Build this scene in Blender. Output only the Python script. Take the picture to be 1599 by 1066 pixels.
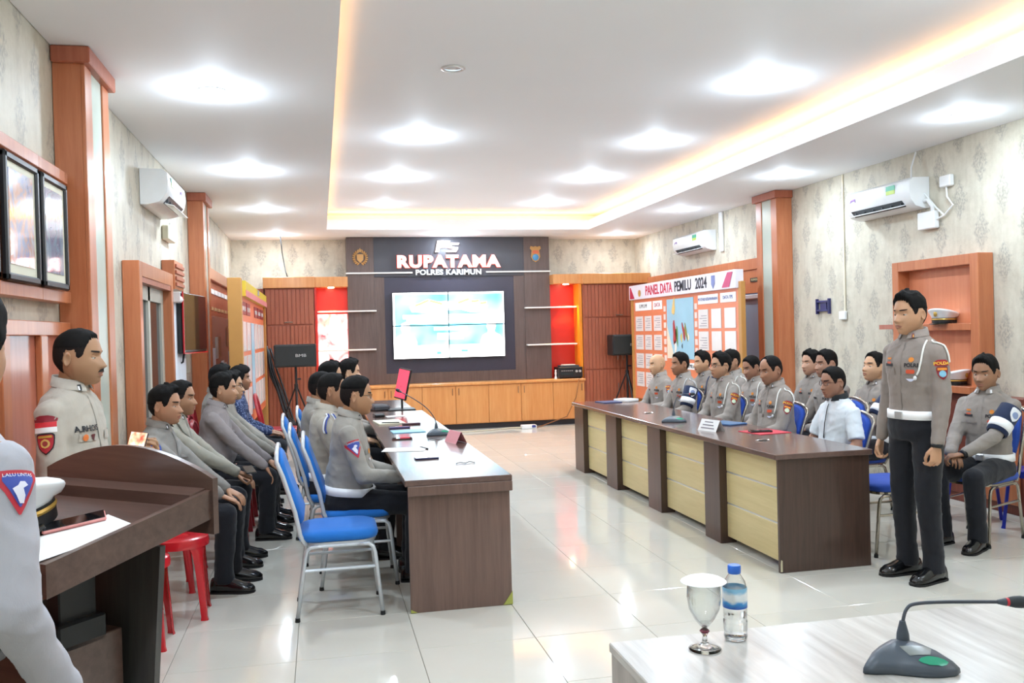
import bpy, bmesh, math, random
from mathutils import Vector, Matrix, noise
from mathutils.bvhtree import BVHTree
random.seed(7)
SC = bpy.context.scene
COL = SC.collection
PI = math.pi
for o in list(bpy.data.objects): bpy.data.objects.remove(o)

# ---------------------------------------------------------------- camera
cam = bpy.data.cameras.new('camera'); cam.sensor_width = 36; cam.lens = 1381.5/1599*36
cam.clip_start = .05; cam.clip_end = 100
camo = bpy.data.objects.new('camera', cam); COL.objects.link(camo)
yaw, pitch, roll = 0.213459, 0.010851, -0.025804
cy, sy, cp, sp, cr, sr = math.cos(yaw), math.sin(yaw), math.cos(pitch), math.sin(pitch), math.cos(roll), math.sin(roll)
fwd = Vector((sy*cp, cy*cp, -sp)); rgt0 = Vector((cy, -sy, 0)); up0 = Vector((sy*sp, cy*sp, cp))
rgt = rgt0*cr + up0*sr; upv = up0*cr - rgt0*sr
mw = Matrix((rgt, upv, -fwd)).transposed().to_4x4(); mw.translation = Vector((0, 0, 1.56))
camo.matrix_world = mw
SC.camera = camo
# ---------------------------------------------------------------- view, world
SC.view_settings.view_transform = 'Standard'; SC.view_settings.look = 'None'
SC.view_settings.gamma = 1; SC.view_settings.use_curve_mapping = False
SC.view_settings.exposure = 0.95
SC.cycles.use_denoising = True
SC.cycles.max_bounces = 14; SC.cycles.diffuse_bounces = 5; SC.cycles.glossy_bounces = 4; SC.cycles.transmission_bounces = 14
SC.cycles.transparent_max_bounces = 16
SC.cycles.sample_clamp_indirect = 6
W = bpy.data.worlds.new('world'); SC.world = W; W.use_nodes = True
W.node_tree.nodes['Background'].inputs[0].default_value = (.75, .8, .85, 1)
W.node_tree.nodes['Background'].inputs[1].default_value = .6

ZC = 3.15; ZU = 3.43     # soffit height, raised ceiling height
def light(kind, name, loc, energy, color=(1, 1, 1), size=.14, rot=(0, 0, 0), size_y=None, spread=None):
    l = bpy.data.lights.new(name, kind); l.energy = energy; l.color = color
    if kind == 'AREA':
        l.shape = 'DISK' if size_y is None else 'RECTANGLE'; l.size = size
        if size_y: l.size_y = size_y
        if spread: l.spread = spread
    elif kind == 'SPOT':
        l.shadow_soft_size = .03; l.spot_size = spread or 1.0; l.spot_blend = .6
    else: l.shadow_soft_size = size
    o = bpy.data.objects.new(name, l); o.location = loc; o.rotation_euler = rot; COL.objects.link(o)
    return o
COOL = (.73, .88, 1.03); WARM = (1.0, .50, .16)
# downlights: (x, y, z of the ceiling they sit in, lit, bright)
DOWN = [(-.63, 2.9, ZC, 1, 1), (-.63, 5.93, ZC, 1, 1), (-.63, 8.75, ZC, 1, 1), (-.63, 11.34, ZC, 1, .6), (-.61, 14.1, ZC, 1, .8),
        (.97, 3.9, ZU, 1, .8), (.97, 6.2, ZU, 0, 0), (.97, 8.38, ZU, 1, 1), (.96, 10.54, ZU, 1, 1), (.96, 12.75, ZU, 1, .5),
        (3.35, 3.9, ZU, 1, 1.2), (3.37, 6.25, ZU, 1, 1.2), (3.35, 8.39, ZU, 1, 1.0), (3.31, 10.43, ZU, 1, 1.1), (3.30, 12.54, ZU, 1, .9),
        (4.9, 3.2, ZC, 1, .6), (4.9, 5.96, ZC, 1, .62), (4.85, 8.57, ZC, 1, .62), (4.79, 11.19, ZC, 1, .5), (4.91, 14.1, ZC, 1, .5),
        (2.1, 14.03, ZC, 1, 1.0), (-.63, .4, ZC, 1, 1), (.97, 1.5, ZU, 1, .45), (3.35, 1.2, ZU, 1, .45), (4.9, .4, ZC, 1, 1)]
for (x, y, z, on, k) in DOWN:
    if on:
        light('AREA', 'downlight_lamp', (x, y, z-.035), 10*k, COOL, .13)
        light('POINT', 'downlight_glow', (x, y, z-.11), 7.2*k, COOL, .05)
# warm LED strips in the cove, lying on the ledge behind the fascia and lighting the raised ceiling
light('AREA', 'cove_strip', (4.33, 6.5, 3.27), 24, WARM, .05, (PI, 0, 0), 14)
light('AREA', 'cove_strip', (0.01, 6.5, 3.27), 1.2, WARM, .05, (PI, 0, 0), 14)
light('AREA', 'cove_strip', (2.17, 13.58, 3.27), 7, WARM, 4.3, (PI, 0, 0), .05)
# halogen spots in the two red niches
light('SPOT', 'niche_spot', (.17, 14.33, 2.28), 60, (1, .55, .18), spread=1.1)
light('SPOT', 'niche_spot', (4.08, 14.33, 2.28), 60, (1, .55, .18), spread=1.1)

# ---------------------------------------------------------------- colour and material helpers
def lin(c):
    if isinstance(c, str): c = [int(c[i:i+2], 16)/255 for i in (0, 2, 4)]
    return tuple(v/12.92 if v <= .04045 else ((v+.055)/1.055)**2.4 for v in c)
class NT:
    """small node-building helper"""
    def __init__(s, name):
        s.m = bpy.data.materials.new(name); s.m.use_nodes = True; s.t = s.m.node_tree
        s.b = s.t.nodes['Principled BSDF']
    def n(s, typ, **kw):
        nd = s.t.nodes.new(typ)
        for k, v in kw.items():
            if k == 'props':
                for a, b in v.items(): setattr(nd, a, b)
        return nd
    def link(s, a, b): s.t.links.new(a, b)
    def val(s, sock, v):
        if hasattr(v, 'links'): s.t.links.new(v, sock)
        else: sock.default_value = v
    def math(s, op, a, b=0.0, c=None, clamp=False):
        nd = s.t.nodes.new('ShaderNodeMath'); nd.operation = op; nd.use_clamp = clamp
        s.val(nd.inputs[0], a); s.val(nd.inputs[1], b)
        if c is not None: s.val(nd.inputs[2], c)
        return nd.outputs[0]
    def mix(s, f, a, b):
        nd = s.t.nodes.new('ShaderNodeMix'); nd.data_type = 'RGBA'
        s.val(nd.inputs[0], f)
        for i, v in ((6, a), (7, b)):
            if hasattr(v, 'links'): s.link(v, nd.inputs[i])
            else: nd.inputs[i].default_value = (*v, 1)
        return nd.outputs[2]
    def coords(s, kind='Object', scale=(1, 1, 1)):
        tc = s.t.nodes.new('ShaderNodeTexCoord'); mp = s.t.nodes.new('ShaderNodeMapping')
        mp.inputs['Scale'].default_value = scale
        s.link(tc.outputs[kind], mp.inputs['Vector']); return mp.outputs[0]
    def noise(s, vec, scale, detail=4, rough=.5, dist=0):
        nd = s.t.nodes.new('ShaderNodeTexNoise'); s.link(vec, nd.inputs['Vector'])
        nd.inputs['Scale'].default_value = scale; nd.inputs['Detail'].default_value = detail
        nd.inputs['Roughness'].default_value = rough; nd.inputs['Distortion'].default_value = dist
        return nd.outputs[0]
    def ramp(s, f, stops):
        nd = s.t.nodes.new('ShaderNodeValToRGB'); s.val(nd.inputs[0], f)
        el = nd.color_ramp.elements
        while len(el) < len(stops): el.new(.5)
        for e, (p, c) in zip(el, stops): e.position = p; e.color = (*c, 1)
        return nd.outputs[0]
    def bump(s, h, strength=.2, dist=.01):
        nd = s.t.nodes.new('ShaderNodeBump'); nd.inputs['Strength'].default_value = strength
        nd.inputs['Distance'].default_value = dist; s.link(h, nd.inputs['Height'])
        s.link(nd.outputs[0], s.b.inputs['Normal'])
    def set(s, col=None, rough=.5, metal=0, spec=.5, **kw):
        if col is not None:
            if hasattr(col, 'links'): s.link(col, s.b.inputs['Base Color'])
            else: s.b.inputs['Base Color'].default_value = (*col, 1)
        s.val(s.b.inputs['Roughness'], rough); s.b.inputs['Metallic'].default_value = metal
        s.b.inputs['Specular IOR Level'].default_value = spec
        for k, v in kw.items(): s.b.inputs[k].default_value = v
        return s.m
_mc = {}
def plain(name, col, rough=.5, metal=0, spec=.5, var=.06, scale=8, bump=0, **kw):
    """colour with slight procedural mottling"""
    key = (name, str(col), rough, metal)
    if key in _mc: return _mc[key]
    t = NT(name); c = lin(col) if isinstance(col, str) else col
    v = t.coords(); n = t.noise(v, scale, 3)
    a = tuple(max(0, x*(1-var)) for x in c); b = tuple(min(1, x*(1+var)) for x in c)
    t.set(t.mix(n, a, b), rough, metal, spec, **kw)
    if bump: t.bump(t.noise(v, scale*12, 3), bump, .003)
    _mc[key] = t.m; return t.m
def wood(name, c1, c2, rough=.35, scale=(30, 30, 2.2), amt=1, spec=.5, coat=0):
    key = (name,)
    if key in _mc: return _mc[key]
    t = NT(name); v = t.coords('Object', scale)
    n = t.noise(v, 1.0, 6, .62, .4); n2 = t.noise(v, .25, 3, .5, .8)
    f = t.math('ADD', t.math('MULTIPLY', n, .65), t.math('MULTIPLY', n2, .35))
    t.set(t.ramp(f, [(.3, lin(c1)), (.7, lin(c2))]), rough, 0, spec)
    t.b.inputs['Coat Weight'].default_value = coat; t.b.inputs['Coat Roughness'].default_value = .12
    t.bump(n, .06, .002)
    _mc[key] = t.m; return t.m
def emis(name, col, strength=1):
    key = (name, str(col), strength)
    if key in _mc: return _mc[key]
    t = NT(name); c = lin(col) if isinstance(col, str) else col
    t.set(c, .5); t.b.inputs['Emission Color'].default_value = (*c, 1); t.b.inputs['Emission Strength'].default_value = strength
    _mc[key] = t.m; return t.m

# ---------------------------------------------------------------- geometry buffer
class G:
    def __init__(s): s.v = []; s.f = []; s.mi = []; s.cur = 0
    def add(s, vs, fs):
        o = len(s.v); s.v += [tuple(v) for v in vs]; s.f += [tuple(i+o for i in f) for f in fs]; s.mi += [s.cur]*len(fs); return s
    def box(s, x0, y0, z0, x1, y1, z1, c=0.0):
        if x0 > x1: x0, x1 = x1, x0
        if y0 > y1: y0, y1 = y1, y0
        if z0 > z1: z0, z1 = z1, z0
        c = min(c, (x1-x0)*.45, (y1-y0)*.45, (z1-z0)*.45)
        if c <= 0:
            vs = [(x, y, z) for z in (z0, z1) for y in (y0, y1) for x in (x0, x1)]
            return s.add(vs, [(0, 2, 3, 1), (4, 5, 7, 6), (0, 1, 5, 4), (2, 6, 7, 3), (0, 4, 6, 2), (1, 3, 7, 5)])
        vs = []; X = (x0, x1); Y = (y0, y1); Z = (z0, z1); idx = {}
        for i in (0, 1):
            for j in (0, 1):
                for k in (0, 1):
                    dx, dy, dz = (c, -c)[i], (c, -c)[j], (c, -c)[k]
                    idx[i, j, k, 0] = len(vs); vs.append((X[i], Y[j]+dy, Z[k]+dz))
                    idx[i, j, k, 1] = len(vs); vs.append((X[i]+dx, Y[j], Z[k]+dz))
                    idx[i, j, k, 2] = len(vs); vs.append((X[i]+dx, Y[j]+dy, Z[k]))
        I = lambda i, j, k, a: idx[i, j, k, a]
        fs = []
        for i in (0, 1):
            q = [I(i, 0, 0, 0), I(i, 1, 0, 0), I(i, 1, 1, 0), I(i, 0, 1, 0)]; fs.append(tuple(q if i else q[::-1]))
            q = [I(0, i, 0, 1), I(1, i, 0, 1), I(1, i, 1, 1), I(0, i, 1, 1)]; fs.append(tuple(q[::-1] if i else q))
            q = [I(0, 0, i, 2), I(1, 0, i, 2), I(1, 1, i, 2), I(0, 1, i, 2)]; fs.append(tuple(q if i else q[::-1]))
        for i in (0, 1):
            for j in (0, 1):
                fs.append((I(i, j, 0, 0), I(i, j, 1, 0), I(i, j, 1, 1), I(i, j, 0, 1)))
                fs.append((I(i, 0, j, 0), I(i, 1, j, 0), I(i, 1, j, 2), I(i, 0, j, 2)))
                fs.append((I(0, i, j, 1), I(1, i, j, 1), I(1, i, j, 2), I(0, i, j, 2)))
                for k in (0, 1): fs.append((I(i, j, k, 0), I(i, j, k, 1), I(i, j, k, 2)))
        return s.add(vs, fs)
    def loft(s, rings, cap=True, closed=True):
        n = len(rings[0]); vs = [p for r in rings for p in r]; fs = []
        for a in range(len(rings)-1):
            for i in range(n if closed else n-1):
                j = (i+1) % n; fs.append((a*n+i, a*n+j, (a+1)*n+j, (a+1)*n+i))
        if cap: fs.append(tuple(range(n))[::-1]); fs.append(tuple((len(rings)-1)*n+i for i in range(n)))
        return s.add(vs, fs)
    def lathe(s, prof, n=24, c=(0, 0, 0), cap=True, sx=1, sy=1):
        return s.loft([[(c[0]+r*sx*math.cos(2*PI*i/n), c[1]+r*sy*math.sin(2*PI*i/n), c[2]+z) for i in range(n)] for r, z in prof], cap)
    def tube(s, pts, r, n=8, cap=True, closed=False, flat=1.0):
        pts = [Vector(p) for p in pts]; m = len(pts); rs = r if isinstance(r, (list, tuple)) else [r]*m
        rings = []; prev = None
        for i, p in enumerate(pts):
            a = pts[i-1] if (i > 0 or closed) else p; b = pts[(i+1) % m] if (i < m-1 or closed) else p
            d = (b-a).normalized()
            if prev is None: u = d.orthogonal().normalized() if abs(d.z) > .9 else d.cross(Vector((0, 0, 1))).normalized()
            else: u = (prev - d*prev.dot(d)).normalized()
            prev = u; w = d.cross(u)
            rings.append([p + (u*math.cos(2*PI*k/n)*flat + w*math.sin(2*PI*k/n))*rs[i] for k in range(n)])
        if closed: rings.append(rings[0]); cap = False
        return s.loft(rings, cap)
    def capsule(s, a, b, ra, rb, n=12, k=4):
        a = Vector(a); b = Vector(b); d = (b-a); L = d.length
        d = d/L if L > 1e-6 else Vector((0, 0, 1)); pts = []; rs = []
        for i in range(k): t = PI/2*(i+.35)/k; pts.append(a-d*ra*math.cos(t)); rs.append(ra*math.sin(t))
        pts += [a, b]; rs += [ra, rb]
        for i in range(k-1, -1, -1): t = PI/2*(i+.35)/k; pts.append(b+d*rb*math.cos(t)); rs.append(rb*math.sin(t))
        return s.tube(pts, rs, n)
    def ellipsoid(s, c, r, n=16, m=10, M=None):
        rings = []
        for j in range(m+1):
            t = PI*(j if 0 < j < m else (.04 if j == 0 else m-.04))/m
            ring = []
            for i in range(n):
                p = Vector((r[0]*math.sin(t)*math.cos(2*PI*i/n), r[1]*math.sin(t)*math.sin(2*PI*i/n), -r[2]*math.cos(t)))
                if M: p = M @ p
                ring.append(p + Vector(c))
            rings.append(ring)
        return s.loft(rings)
    def prism(s, poly, z0, z1):
        n = len(poly)
        return s.add([(x, y, z0) for x, y in poly]+[(x, y, z1) for x, y in poly],
                     [tuple(range(n))[::-1], tuple(range(n, 2*n))]+[(i, (i+1) % n, n+(i+1) % n, n+i) for i in range(n)])
    def xf(s, M, start=0):
        for i in range(start, len(s.v)): s.v[i] = tuple(M @ Vector(s.v[i]))
        return s
    def merge(s, g, M=None):
        s.add([(M @ Vector(v)) if M else v for v in g.v], g.f); return s
    def mesh(s, name):
        me = bpy.data.meshes.new(name); me.from_pydata(s.v, [], s.f); me.update()
        return me
def fixn(me):
    bm = bmesh.new(); bm.from_mesh(me); bmesh.ops.recalc_face_normals(bm, faces=bm.faces); bm.to_mesh(me); bm.free()
def obj(name, g, mat, parent=None, smooth=False, off=None, fix=True):
    if off is not None:
        o_ = Vector(off); g.v = [tuple(Vector(v)-o_) for v in g.v]
    me = g.mesh(name)
    if fix: fixn(me)
    mats = mat if isinstance(mat, (list, tuple)) else [mat]
    for m in mats: me.materials.append(m)
    if len(mats) > 1: me.polygons.foreach_set('material_index', g.mi)
    if smooth:
        me.polygons.foreach_set('use_smooth', [True]*len(me.polygons))
        if smooth != 'all':
            me.set_sharp_from_angle(angle=math.radians(42))
    o = bpy.data.objects.new(name, me); COL.objects.link(o)
    if parent is not None: o.parent = parent
    return o
def thing(name, label, cat, loc=(0, 0, 0), rz=0, group=None):
    o = bpy.data.objects.new(name, None); o.empty_display_size = .1; COL.objects.link(o)
    o.location = loc; o.rotation_euler = (0, 0, rz); o['label'] = label; o['category'] = cat
    if group: o['group'] = group
    return o
def tag(o, label, cat, group=None):
    o['label'] = label; o['category'] = cat
    if group: o['group'] = group
    return o
def struct(o): o['kind'] = 'structure'; return o
def kids(o): return [c for c in KIDS.get(o.name, [])]
def dup(root, loc, rz, label=None, group=None):
    r = root.copy(); COL.objects.link(r); r.location = loc; r.rotation_euler = (0, 0, rz)
    if label: r['label'] = label
    if group: r['group'] = group
    for ch in root.children:
        c = ch.copy(); COL.objects.link(c); c.parent = r
        for g_ in ch.children:
            d = g_.copy(); COL.objects.link(d); d.parent = c
    return r
def text_mesh(body, size, extrude=.002, offset=0.0, spacing=1.0):
    """centred text as (verts, faces) lying in XY"""
    cu = bpy.data.curves.new('t', 'FONT'); cu.body = body; cu.size = size; cu.extrude = extrude; cu.offset = offset
    cu.align_x = 'CENTER'; cu.align_y = 'CENTER'; cu.space_character = spacing; cu.resolution_u = 3
    o = bpy.data.objects.new('t', cu); COL.objects.link(o)
    dg = bpy.context.evaluated_depsgraph_get(); me = bpy.data.meshes.new_from_object(o.evaluated_get(dg))
    vs = [tuple(v.co) for v in me.vertices]; fs = [tuple(p.vertices) for p in me.polygons]
    bpy.data.objects.remove(o); bpy.data.curves.remove(cu); bpy.data.meshes.remove(me)
    return vs, fs
def text_obj(name, body, size, mat, M, parent=None, extrude=.002, offset=0, sx=1, spacing=1.0):
    vs, fs = text_mesh(body, size, extrude, offset, spacing); g = G()
    g.add([M @ Vector((v[0]*sx, v[1], v[2])) for v in vs], fs)
    return obj(name, g, mat, parent, fix=False)
def frame(o, x, y):      # matrix from origin and in-plane axes
    x = Vector(x).normalized(); y = Vector(y).normalized(); z = x.cross(y)
    m = Matrix((x, y, z)).transposed().to_4x4(); m.translation = Vector(o); return m
FACE_S = lambda p: frame(p, (1, 0, 0), (0, 0, 1))        # sheet facing -y (towards the camera)
FACE_E = lambda p: frame(p, (0, 1, 0), (0, 0, 1))        # sheet facing +x  (seen from the room, on the left wall)
FACE_W = lambda p: frame(p, (0, -1, 0), (0, 0, 1))       # sheet facing -x  (on the right wall)
FACE_U = lambda p, a=0: frame(p, (math.cos(a), math.sin(a), 0), (-math.sin(a), math.cos(a), 0))

# ---------------------------------------------------------------- shared materials
ORG = wood('orange_veneer', 'b0603a', 'cb8055', .32, coat=.3)
ORGV = wood('light_orange_veneer', 'cf8442', 'e3a364', .35, coat=.2)
RWOOD = wood('reddish_veneer', '9c5038', 'b56a4c', .4)
DKWOODR = wood('dark_laminate_deep', '3d2c25', '533d33', .33, (60, 60, 3), coat=.25)
DKWOOD = wood('dark_laminate', '604a42', '7c6257', .33, (60, 60, 3), coat=.25)
DKTOP = wood('dark_laminate_top', '5d4a45', '71594f', .22, (40, 3, 40), coat=.5)
BRW = wood('brown_wall_laminate', '54443f', '6e5b54', .4, (50, 50, 3))
CREAMW = wood('cream_laminate', 'cbb983', 'dccb98', .35, (40, 2.5, 40))
GREYW = wood('grey_striped_laminate', '968e86', 'd6d4ce', .3, (24, 2.2, 24), coat=.2)
WHITE = plain('white_plastic', 'eceeee', .35); BLACK = plain('black_plastic', '17181a', .4); DGREY = plain('dark_grey_plastic', '3f4349', .4)
CHROME = plain('chrome_steel', 'c9c7c2', .16, 1, var=.02); SILVER = plain('brushed_aluminium', 'd8d8d6', .3, .6)
CEIL = plain('ceiling_paint', 'f0f0f1', .7, var=.012, scale=2)
PAPER = plain('white_paper', 'f4f4f2', .7, var=.02)
def glassmat(name, col=(1, 1, 1), rough=0.0, ior=1.45):
    t = NT(name); t.set(col, rough); t.b.inputs['Transmission Weight'].default_value = 1; t.b.inputs['IOR'].default_value = ior; return t.m
GLASS = glassmat('clear_glass')
def thin(name, tint=(1, 1, 1), refl=1.0):
    t = NT(name); t.t.nodes.remove(t.b); fr = t.n('ShaderNodeLayerWeight'); fr.inputs[0].default_value = .5
    tr = t.n('ShaderNodeBsdfTransparent'); tr.inputs[0].default_value = (*tint, 1); gl = t.n('ShaderNodeBsdfGlossy'); gl.inputs['Roughness'].default_value = .02
    mx = t.n('ShaderNodeMixShader'); t.link(t.math('ADD', t.math('MULTIPLY', t.math('POWER', fr.outputs[1], 2.2), .75*refl), .05), mx.inputs[0]); t.link(tr.outputs[0], mx.inputs[1]); t.link(gl.outputs[0], mx.inputs[2])
    t.link(mx.outputs[0], t.t.nodes['Material Output'].inputs[0]); return t.m
THIN = thin('thin_clear_glass', (.97, .985, .985), 1.3)

def wallpaper():
    t = NT('damask_wallpaper'); tc = t.t.nodes.new('ShaderNodeTexCoord'); sep = t.t.nodes.new('ShaderNodeSeparateXYZ')
    t.link(tc.outputs['Object'], sep.inputs[0])
    u = t.math('ADD', sep.outputs[0], sep.outputs[1]); z = sep.outputs[2]     # walls run along x or along y
    wob = t.noise(tc.outputs['Object'], 22, 3); fine = t.noise(tc.outputs['Object'], 48, 3)
    def motif(su, sz):
        a = t.math('MULTIPLY', t.math('SUBTRACT', t.math('FRACT', t.math('ADD', t.math('DIVIDE', u, .50), su)), .5), .50)
        b = t.math('MULTIPLY', t.math('SUBTRACT', t.math('FRACT', t.math('ADD', t.math('DIVIDE', z, .58), sz)), .5), .58)
        aa = t.math('DIVIDE', t.math('ABSOLUTE', a), .088)
        bb = t.math('ABSOLUTE', t.math('DIVIDE', t.math('ADD', b, .0), .185))
        bb = t.math('POWER', bb, 1.35)
        lobes = t.math('MULTIPLY', t.math('SINE', t.math('MULTIPLY', b, 95)), .16)
        d = t.math('ADD', t.math('ADD', aa, bb), t.math('MULTIPLY', lobes, t.math('MINIMUM', aa, 1)))
        d = t.math('ADD', d, t.math('MULTIPLY', t.math('SUBTRACT', wob, .5), .55))
        fill = t.math('SMOOTH_MIN', 1, 1, 0) if False else t.math('MULTIPLY', t.math('SUBTRACT', 1.05, d), 5, clamp=True)
        rings = t.math('ADD', t.math('ADD', t.math('MULTIPLY', t.math('SINE', t.math('MULTIPLY', d, 21)), .22), .5), t.math('MULTIPLY', t.math('SUBTRACT', fine, .5), 2.6), clamp=True)
        return t.math('MULTIPLY', fill, rings, clamp=True)
    m = t.math('MAXIMUM', motif(0, 0), motif(.5, .5))
    st = t.noise(t.coords('Object', (5, 5, .9)), 3.2, 4, .6); bl = t.noise(t.coords('Object', (1, 1, 1)), 7, 6, .75)
    base = t.ramp(t.math('ADD', t.math('MULTIPLY', st, .35), t.math('MULTIPLY', bl, .65)), [(.32, lin('beb6a4')), (.5, lin('cdc6b4')), (.68, lin('d9d3c2'))])
    col = t.mix(t.math('MULTIPLY', m, .60), base, lin('8b8780'))
    t.set(col, .55, spec=.35); t.bump(m, .12, .003); return t.m
WALLP = wallpaper()
# ================================================================ SETTING
XL, XR, YB, YR = -1.36, 5.5, 14.9, -1.2
struct(obj('wall_left', G().box(XL-.15, YR-.15, 0, XL-.004, YB+.15, 3.5), WALLP))
struct(obj('wall_right', G().box(XR+.004, YR-.15, 0, XR+.15, YB+.15, 3.5), WALLP))
struct(obj('wall_back', G().box(XL-.004, YB+.004, 0, XR+.004, YB+.15, 3.5), WALLP))
struct(obj('wall_rear', G().box(XL, YR-.15, 0, XR, YR, 3.5), WALLP))
def tilemat():
    t = NT('polished_cream_tile'); v = t.coords()
    oi = t.t.nodes.new('ShaderNodeObjectInfo')
    n = t.noise(v, 3, 4, .6)
    base = t.mix(n, lin('d2cec2'), lin('dbd8cd'))
    col = t.mix(t.math('MULTIPLY', oi.outputs['Random'], .35), base, lin('ccc8bc'))
    t.set(col, .07, spec=.55); return t.m
TILE = tilemat(); GROUT = plain('tile_grout', '8f8a7c', .8)
floor = struct(obj('floor', G().box(XL, YR, -.08, XR, YB, -.004), GROUT))
T = .593; GP = .0016
tg = G().box(GP, GP, -.006, T-GP, T-GP, 0, .0012); tme = tg.mesh('tile'); fixn(tme); tme.materials.append(TILE)
tg2 = G().box(GP, GP, -.006, XR-5.182-GP, T-GP, 0, .0012); tme2 = tg2.mesh('tile_cut'); fixn(tme2); tme2.materials.append(TILE)
for j in range(-7, 17):
    for i in range(-3, 9):
        o = bpy.data.objects.new('tile', tme2 if i == 8 else tme); COL.objects.link(o); o.parent = floor
        o.location = (.438+i*T, 4.378+j*T, 0)
obj('tile', G().box(XL, YR, -.006, XR, .225, 0), TILE, floor)['kind'] = 'stuff'
# ceiling: soffit ring, fascias, raised field
g = G(); g.box(XL, YR, ZC, .14, YB, ZC+.05); g.box(4.2, YR, ZC, XR, YB, ZC+.05); g.box(.14, 13.45, ZC, 4.2, YB, ZC+.05); g.box(.14, YR, ZC, 4.2, -.6, ZC+.05)
struct(obj('ceiling', g, CEIL))
g = G(); g.box(-.35, -1.0, ZU, 4.7, 13.95, ZU+.05); struct(obj('ceiling_raised', g, CEIL))
g = G(); g.box(-.38, -1, ZC+.05, -.35, 13.95, ZU); g.box(4.7, -1, ZC+.05, 4.73, 13.95, ZU); g.box(-.35, 13.95, ZC+.05, 4.7, 13.98, ZU)
struct(obj('trim_1', g, CEIL))
g = G(); g.box(4.2, -.6, ZC+.05, 4.225, 13.45, 3.30); g.box(.115, -.6, ZC+.05, .14, 13.45, 3.30); g.box(.115, 13.45, ZC+.05, 4.225, 13.475, 3.30)
struct(obj('trim_2', g, CEIL))
# cove strips (visible diodes tape) on the ledge
tape = emis('warm_led_tape', (1, .5, .15), 4)
for k, b in enumerate([(4.30, -.6, 4.36, 13.4), (-.02, -.6, .04, 13.4), (.14, 13.55, 4.2, 13.61)]):
    tag(obj('led_strip', G().box(b[0], b[1], ZC+.052, b[2], b[3], ZC+.062), tape),
        ['warm LED strip hidden behind the right ceiling fascia', 'warm LED strip hidden behind the left ceiling fascia', 'warm LED strip above the fascia near the video wall'][k], 'light strip')
# downlights
lamp_on = emis('downlight_diffuser', (.93, .98, 1), 30); lamp_off = plain('downlight_reflector', '9a9a9e', .2, .8)
names = {0: 'row along the left wall', 1: 'left raised row', 2: 'right raised row', 3: 'row along the right wall'}
ordn = ['nearest', 'second', 'third', 'fourth', 'farthest']
def rowof(x): return 0 if x < 0 else 1 if x < 2 else 2 if x < 4 else 3
cnt = {}
for (x, y, z, on, k) in sorted(DOWN, key=lambda d: d[1]):
    r = rowof(x)
    if abs(x-2.1) < .01: lab = 'bright round downlight in the soffit right above the wall lettering'
    elif not on: lab = 'unlit round recessed downlight in the raised ceiling'
    elif y < 5.0: lab = 'lit downlight overhead out of view, %s, %s' % (names[r], 'behind the camera' if y < 2 else 'near end')
    else:
        cnt[r] = cnt.get(r, 0)+1; lab = 'lit round downlight, %s visible one in the %s' % (ordn[cnt[r]-1], names[r])
    t_ = thing('downlight', lab, 'ceiling light', (x, y, z), 0, 'recessed ceiling downlights')
    obj('trim_ring', G().lathe([(.062, 0), (.085, 0), (.088, -.006), (.075, -.012), (.062, -.008), (.062, 0)], 28, cap=False), WHITE if on else SILVER, t_, True)
    obj('diffuser', G().lathe([(.062, -.002), (.062, -.006), (.03, -.010)], 24), lamp_on if on else lamp_off, t_, True)
# ---------------------------------------------------------------- columns clad in orange veneer with a pale inset
PALE = plain('pale_green_inset', 'c3cdc0', .18, spec=.7); 
def column(x0, x1, y0, y1, face, lab):
    # face=+1: faces +x (left wall)
    t_ = thing('pilaster', lab, 'column', ((x0+x1)/2, (y0+y1)/2, 0)); off = t_.location
    g = G().box(x0, y0, 0, x1-.02*face if face > 0 else x1, y1, 3.06)
    if face < 0: g = G().box(x0+.02, y0, 0, x1, y1, 3.06)
    obj('core', g, ORG, t_, off=off)
    xf_ = x1 if face > 0 else x0; xi = xf_-.022*face
    w = y1-y0
    obj('stile', G().box(xi, y0, 0, xf_, y0+w*.27, 3.06, .004), ORG, t_, off=off)
    obj('stile', G().box(xi, y1-w*.27, 0, xf_, y1, 3.06, .004), ORG, t_, off=off)
    obj('pale_inset', G().box(xi, y0+w*.27, 0, xi+.012*face, y1-w*.27, 3.06), PALE, t_, off=off)
    e = .035
    obj('cornice', G().box(x0-(e if face < 0 else 0), y0-e, 3.06, x1+(e if face > 0 else 0), y1+e, ZC-.002, .006), RWOOD, t_, off=off)
column(XL, -1.2, 5.15, 5.70, 1, 'tall orange pilaster with pale inset beside the framed portraits')
column(XL, -1.2, 10.07, 10.60, 1, 'tall orange pilaster with pale inset behind the wall television')
column(5.3, XR, 9.55, 10.05, -1, 'orange pilaster with pale inset on the right wall by the blue blind')
# ---------------------------------------------------------------- left wall: portrait panel, wainscot, niche, tv ...
t_ = thing('picture_panel', 'orange wooden wall panel behind the framed portraits', 'wall panel', (XL, 4.2, 1.77)); off = t_.location
g = G(); g.box(XL, 2.6, 1.77, -1.31, 5.09, 2.46, .004); obj('backboard', g, ORG, t_, off=off)
for (a, b) in ((4.02, 4.60), (4.60, 5.09), (3.2, 4.02)):
    for z in (1.77, 2.40): obj('rail', G().box(-1.31, a, z, -1.285, b, z+.06, .003), ORG, t_, off=off)
def portrait_mat(seed, c1, c2):
    t = NT('portrait_print_%d' % seed); v = t.coords('Object', (4, 4, 2.5)); n = t.noise(v, 2.2, 4, .6, 1.0)
    t.set(t.ramp(n, [(.3, lin(c1)), (.48, lin('8f8aa0')), (.55, lin(c2)), (.75, lin('c9d3d6'))]), .1, spec=.8, **{'Coat Weight': 1.0}); return t.m
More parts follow.
